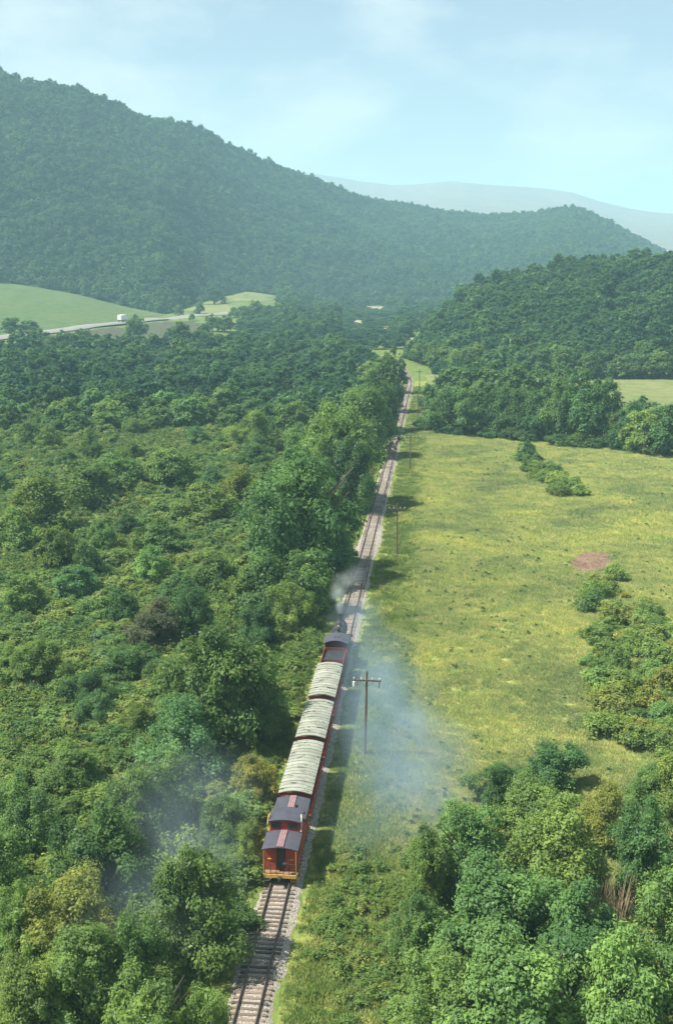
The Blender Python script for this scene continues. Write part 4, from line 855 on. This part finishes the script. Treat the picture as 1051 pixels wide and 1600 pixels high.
# dead twiggy brush in the bottom right grove
for i, (px, py, l) in enumerate([(930, 1440, 'left clump of bare straw-coloured brush in the bottom right grove'), (962, 1445, 'middle clump of bare straw-coloured brush in the bottom right grove'), (985, 1425, 'right clump of bare straw-coloured brush in the bottom right grove')]):
    p = gp(px, py); mb = MB()
    for k in range(60):
        a = rng.uniform(0, 6.28); r = 0.9 * math.sqrt(rng.uniform()); h = rng.uniform(2.2, 4.6); ln = rng.uniform(0.1, 0.9)
        mb.tube([(r * math.cos(a) * 0.5, r * math.sin(a) * 0.5, -0.2), (r * math.cos(a), r * math.sin(a), 0.5 * h), (r * math.cos(a) + ln * math.cos(a), r * math.sin(a) + ln * math.sin(a), h)], [0.03, 0.022, 0.008], 4, False)
    o = mb.build('dead_brush', M['twig'], loc=(p[0], p[1], p[2])); tag(o, l, 'dead brush', 'bare brush clumps')

# ------------------------------------------------------------------ labels that single the plants out
ZONES = [(80, 'beside the foreground track'), (90.5, 'level with the caboose'), (102, 'level with the longest coach'), (112.4, 'level with the middle coach'), (124, 'level with the front coach'), (141, 'level with the locomotive'),
         (188, 'short of the second pole'), (264, 'between the second and third poles'), (345, 'between the third and fourth poles'), (425, 'between the fourth and fifth poles'), (520, 'near the bend of the track'), (9e9, 'beyond the bend of the track')]
ORDW = ['nearest', 'second nearest', 'third nearest', 'fourth nearest', 'fifth nearest', 'sixth nearest', 'seventh nearest', 'eighth nearest', 'ninth nearest', 'tenth nearest', 'eleventh nearest', 'twelfth nearest', 'thirteenth nearest', 'fourteenth nearest', 'fifteenth nearest', 'sixteenth nearest', 'seventeenth nearest', 'eighteenth nearest', 'nineteenth nearest', 'twentieth nearest']
def label_all(items, noun, group_of):
    seen = {}
    for t in items:
        px = float(project((t['x'], t['y'], t['z']))[0]); t['d'] = math.hypot(t['x'] - CAM_X, t['y'])
        side = ('at the left edge' if px < 110 else 'far left' if px < 230 else 'left' if px < 340 else 'left of centre' if px < 450 else 'close to the rails') if t['x'] < float(curve_x(t['y'])) else ('right of the rails' if px < 640 else 'right of centre' if px < 800 else 'far right' if px < 930 else 'at the right edge')
        zone = next(z for lim_, z in ZONES if t['y'] < lim_); g = group_of(t); t['o']['category'] = noun; t['o']['group'] = g
        if t['label']: t['o']['label'] = t['label']
        else: seen.setdefault('%s %s %s %s, %s' % (t['size'], t['tone'], noun, zone, side), []).append(t)
    for key, ts in seen.items():
        ts.sort(key=lambda t: t['d'])
        for k, t in enumerate(ts): t['o']['label'] = key if len(ts) == 1 else key + ', ' + ORDW[min(k, 19)]
def tree_group(t):
    if t['x'] < float(curve_x(t['y'])): return 'trees left of the track' if t['y'] < 345 else 'woodland trees up the valley'
    return 'trees of the bottom right grove' if t['y'] < 120 else 'hedgerow trees beyond the meadow' if t['y'] < 430 else 'trees at the foot of the wooded hill'
label_all(TREES, 'tree', tree_group)
label_all(SHRUBS, 'shrub', lambda t: 'bushes of the scrub left of the track' if t['x'] < 0 else 'bushes in and around the meadow')
print('TREES', len(TREES), 'SHRUBS', len(SHRUBS))

# ------------------------------------------------------------------ smoke and haze
def smoke(name, blobs, dens, col, label, nscale, thr, aniso=0.2):
    """a smoke cloud: soft ellipsoids of falling density broken up by noise; blobs = (x, y, z, rx, ry, rz, weight)"""
    B = np.array(blobs, float); lo = (B[:, :3] - B[:, 3:6]).min(0); hi = (B[:, :3] + B[:, 3:6]).max(0); lo[2] = max(lo[2], 0.62)
    m, nt, out = new_mat(name + '_volume'); p = world_pos(nt); acc = None
    wob = N(nt, 'ShaderNodeTexNoise', Scale=nscale * 0.6, Detail=2.0); nt.links.new(p, wob.inputs['Vector'])
    vm = N(nt, 'ShaderNodeVectorMath', operation='MULTIPLY_ADD'); nt.links.new(wob.outputs['Color'], vm.inputs[0]); vm.inputs[1].default_value = (3.0, 5.0, 2.0) if nscale < 0.4 else (0.9, 0.9, 0.9); nt.links.new(p, vm.inputs[2])
    off = (1.5, 2.5, 1.0) if nscale < 0.4 else (0.45, 0.45, 0.45)
    for (x, y, z, rx, ry, rz, w) in blobs:
        s = N(nt, 'ShaderNodeVectorMath', operation='SUBTRACT'); nt.links.new(vm.outputs[0], s.inputs[0]); s.inputs[1].default_value = (x + off[0], y + off[1], z + off[2])
        q = N(nt, 'ShaderNodeVectorMath', operation='DIVIDE'); nt.links.new(s.outputs[0], q.inputs[0]); q.inputs[1].default_value = (rx, ry, rz)
        l = N(nt, 'ShaderNodeVectorMath', operation='LENGTH'); nt.links.new(q.outputs[0], l.inputs[0])
        r = N(nt, 'ShaderNodeMapRange', interpolation_type='SMOOTHSTEP'); nt.links.new(l.outputs['Value'], r.inputs['Value'])
        r.inputs['From Min'].default_value = 0.0; r.inputs['From Max'].default_value = 0.95; r.inputs['To Min'].default_value = w; r.inputs['To Max'].default_value = 0.0
        if acc is None: acc = r.outputs['Result']
        else:
            a = N(nt, 'ShaderNodeMath', operation='ADD'); nt.links.new(acc, a.inputs[0]); nt.links.new(r.outputs['Result'], a.inputs[1]); acc = a.outputs[0]
    nn_ = N(nt, 'ShaderNodeMapRange'); nt.links.new(noise(nt, p, nscale, 4, 0.6), nn_.inputs['Value']); nn_.inputs['From Min'].default_value = thr; nn_.inputs['From Max'].default_value = thr + 0.3
    f = N(nt, 'ShaderNodeMath', operation='MULTIPLY'); nt.links.new(acc, f.inputs[0]); nt.links.new(nn_.outputs['Result'], f.inputs[1])
    g = N(nt, 'ShaderNodeMath', operation='MULTIPLY'); nt.links.new(f.outputs[0], g.inputs[0]); g.inputs[1].default_value = dens
    v = N(nt, 'ShaderNodeVolumePrincipled'); v.inputs['Color'].default_value = (*col, 1); v.inputs['Anisotropy'].default_value = aniso; nt.links.new(g.outputs[0], v.inputs['Density'])
    nt.links.new(v.outputs['Volume'], out.inputs['Volume'])
    o = MB().box(lo[0], hi[0], lo[1], hi[1], lo[2], hi[2]).build(name, m); tag(o, label, 'smoke', kind='stuff'); return o
smoke('drifting_smoke', [(2.2, 137, 4.2, 5, 10, 3.2, 0.6), (5, 126, 3, 7, 14, 4, 0.85), (7, 112, 3, 8, 14, 4.5, 1.0), (9.5, 101, 2.6, 9, 13, 4.5, 1.1), (11, 93, 2.4, 8, 11, 4, 0.8), (7, 88, 2, 6, 9, 3.2, 0.35)], 0.125, (0.48, 0.66, 0.84), 'thin blue smoke drifting right of the train across the meadow edge', 0.22, 0.30)
smoke('thin_smoke', [(-8.5, 85, 4.5, 9, 11, 6.5, 0.8), (-6.5, 74, 3.5, 6.5, 10, 6, 0.9), (-10, 70, 4, 6, 7, 5, 0.5)], 0.046, (0.60, 0.75, 0.90), 'faint blue smoke hanging left of the caboose', 0.2, 0.22)
smoke('steam_plume', [(-0.35, 139.6, 5.3, 0.9, 0.9, 1.2, 1.6), (-0.9, 142.0, 6.4, 1.7, 2.0, 1.7, 1.0), (-0.4, 145.5, 6.9, 2.2, 3.0, 1.8, 0.35), (0.9, 148.5, 7.0, 2.2, 3.4, 1.9, 0.22), (0.6, 141, 5.0, 2.0, 4.0, 1.6, 0.12)], 0.38, (0.86, 0.92, 0.97), 'white steam puffing from the locomotive stack', 0.7, 0.25)
m, nt, out = new_mat('haze_air'); v = N(nt, 'ShaderNodeVolumePrincipled'); v.inputs['Color'].default_value = (0.50, 0.82, 0.99, 1); v.inputs['Density'].default_value = 0.00021; v.inputs['Anisotropy'].default_value = 0.0
nt.links.new(v.outputs['Volume'], out.inputs['Volume'])
hzb = MB().box(-6300, 6300, -1000, 8500, -12, 470).build('haze', m); tag(hzb, 'pale blue haze filling the valley air', 'haze', kind='stuff')
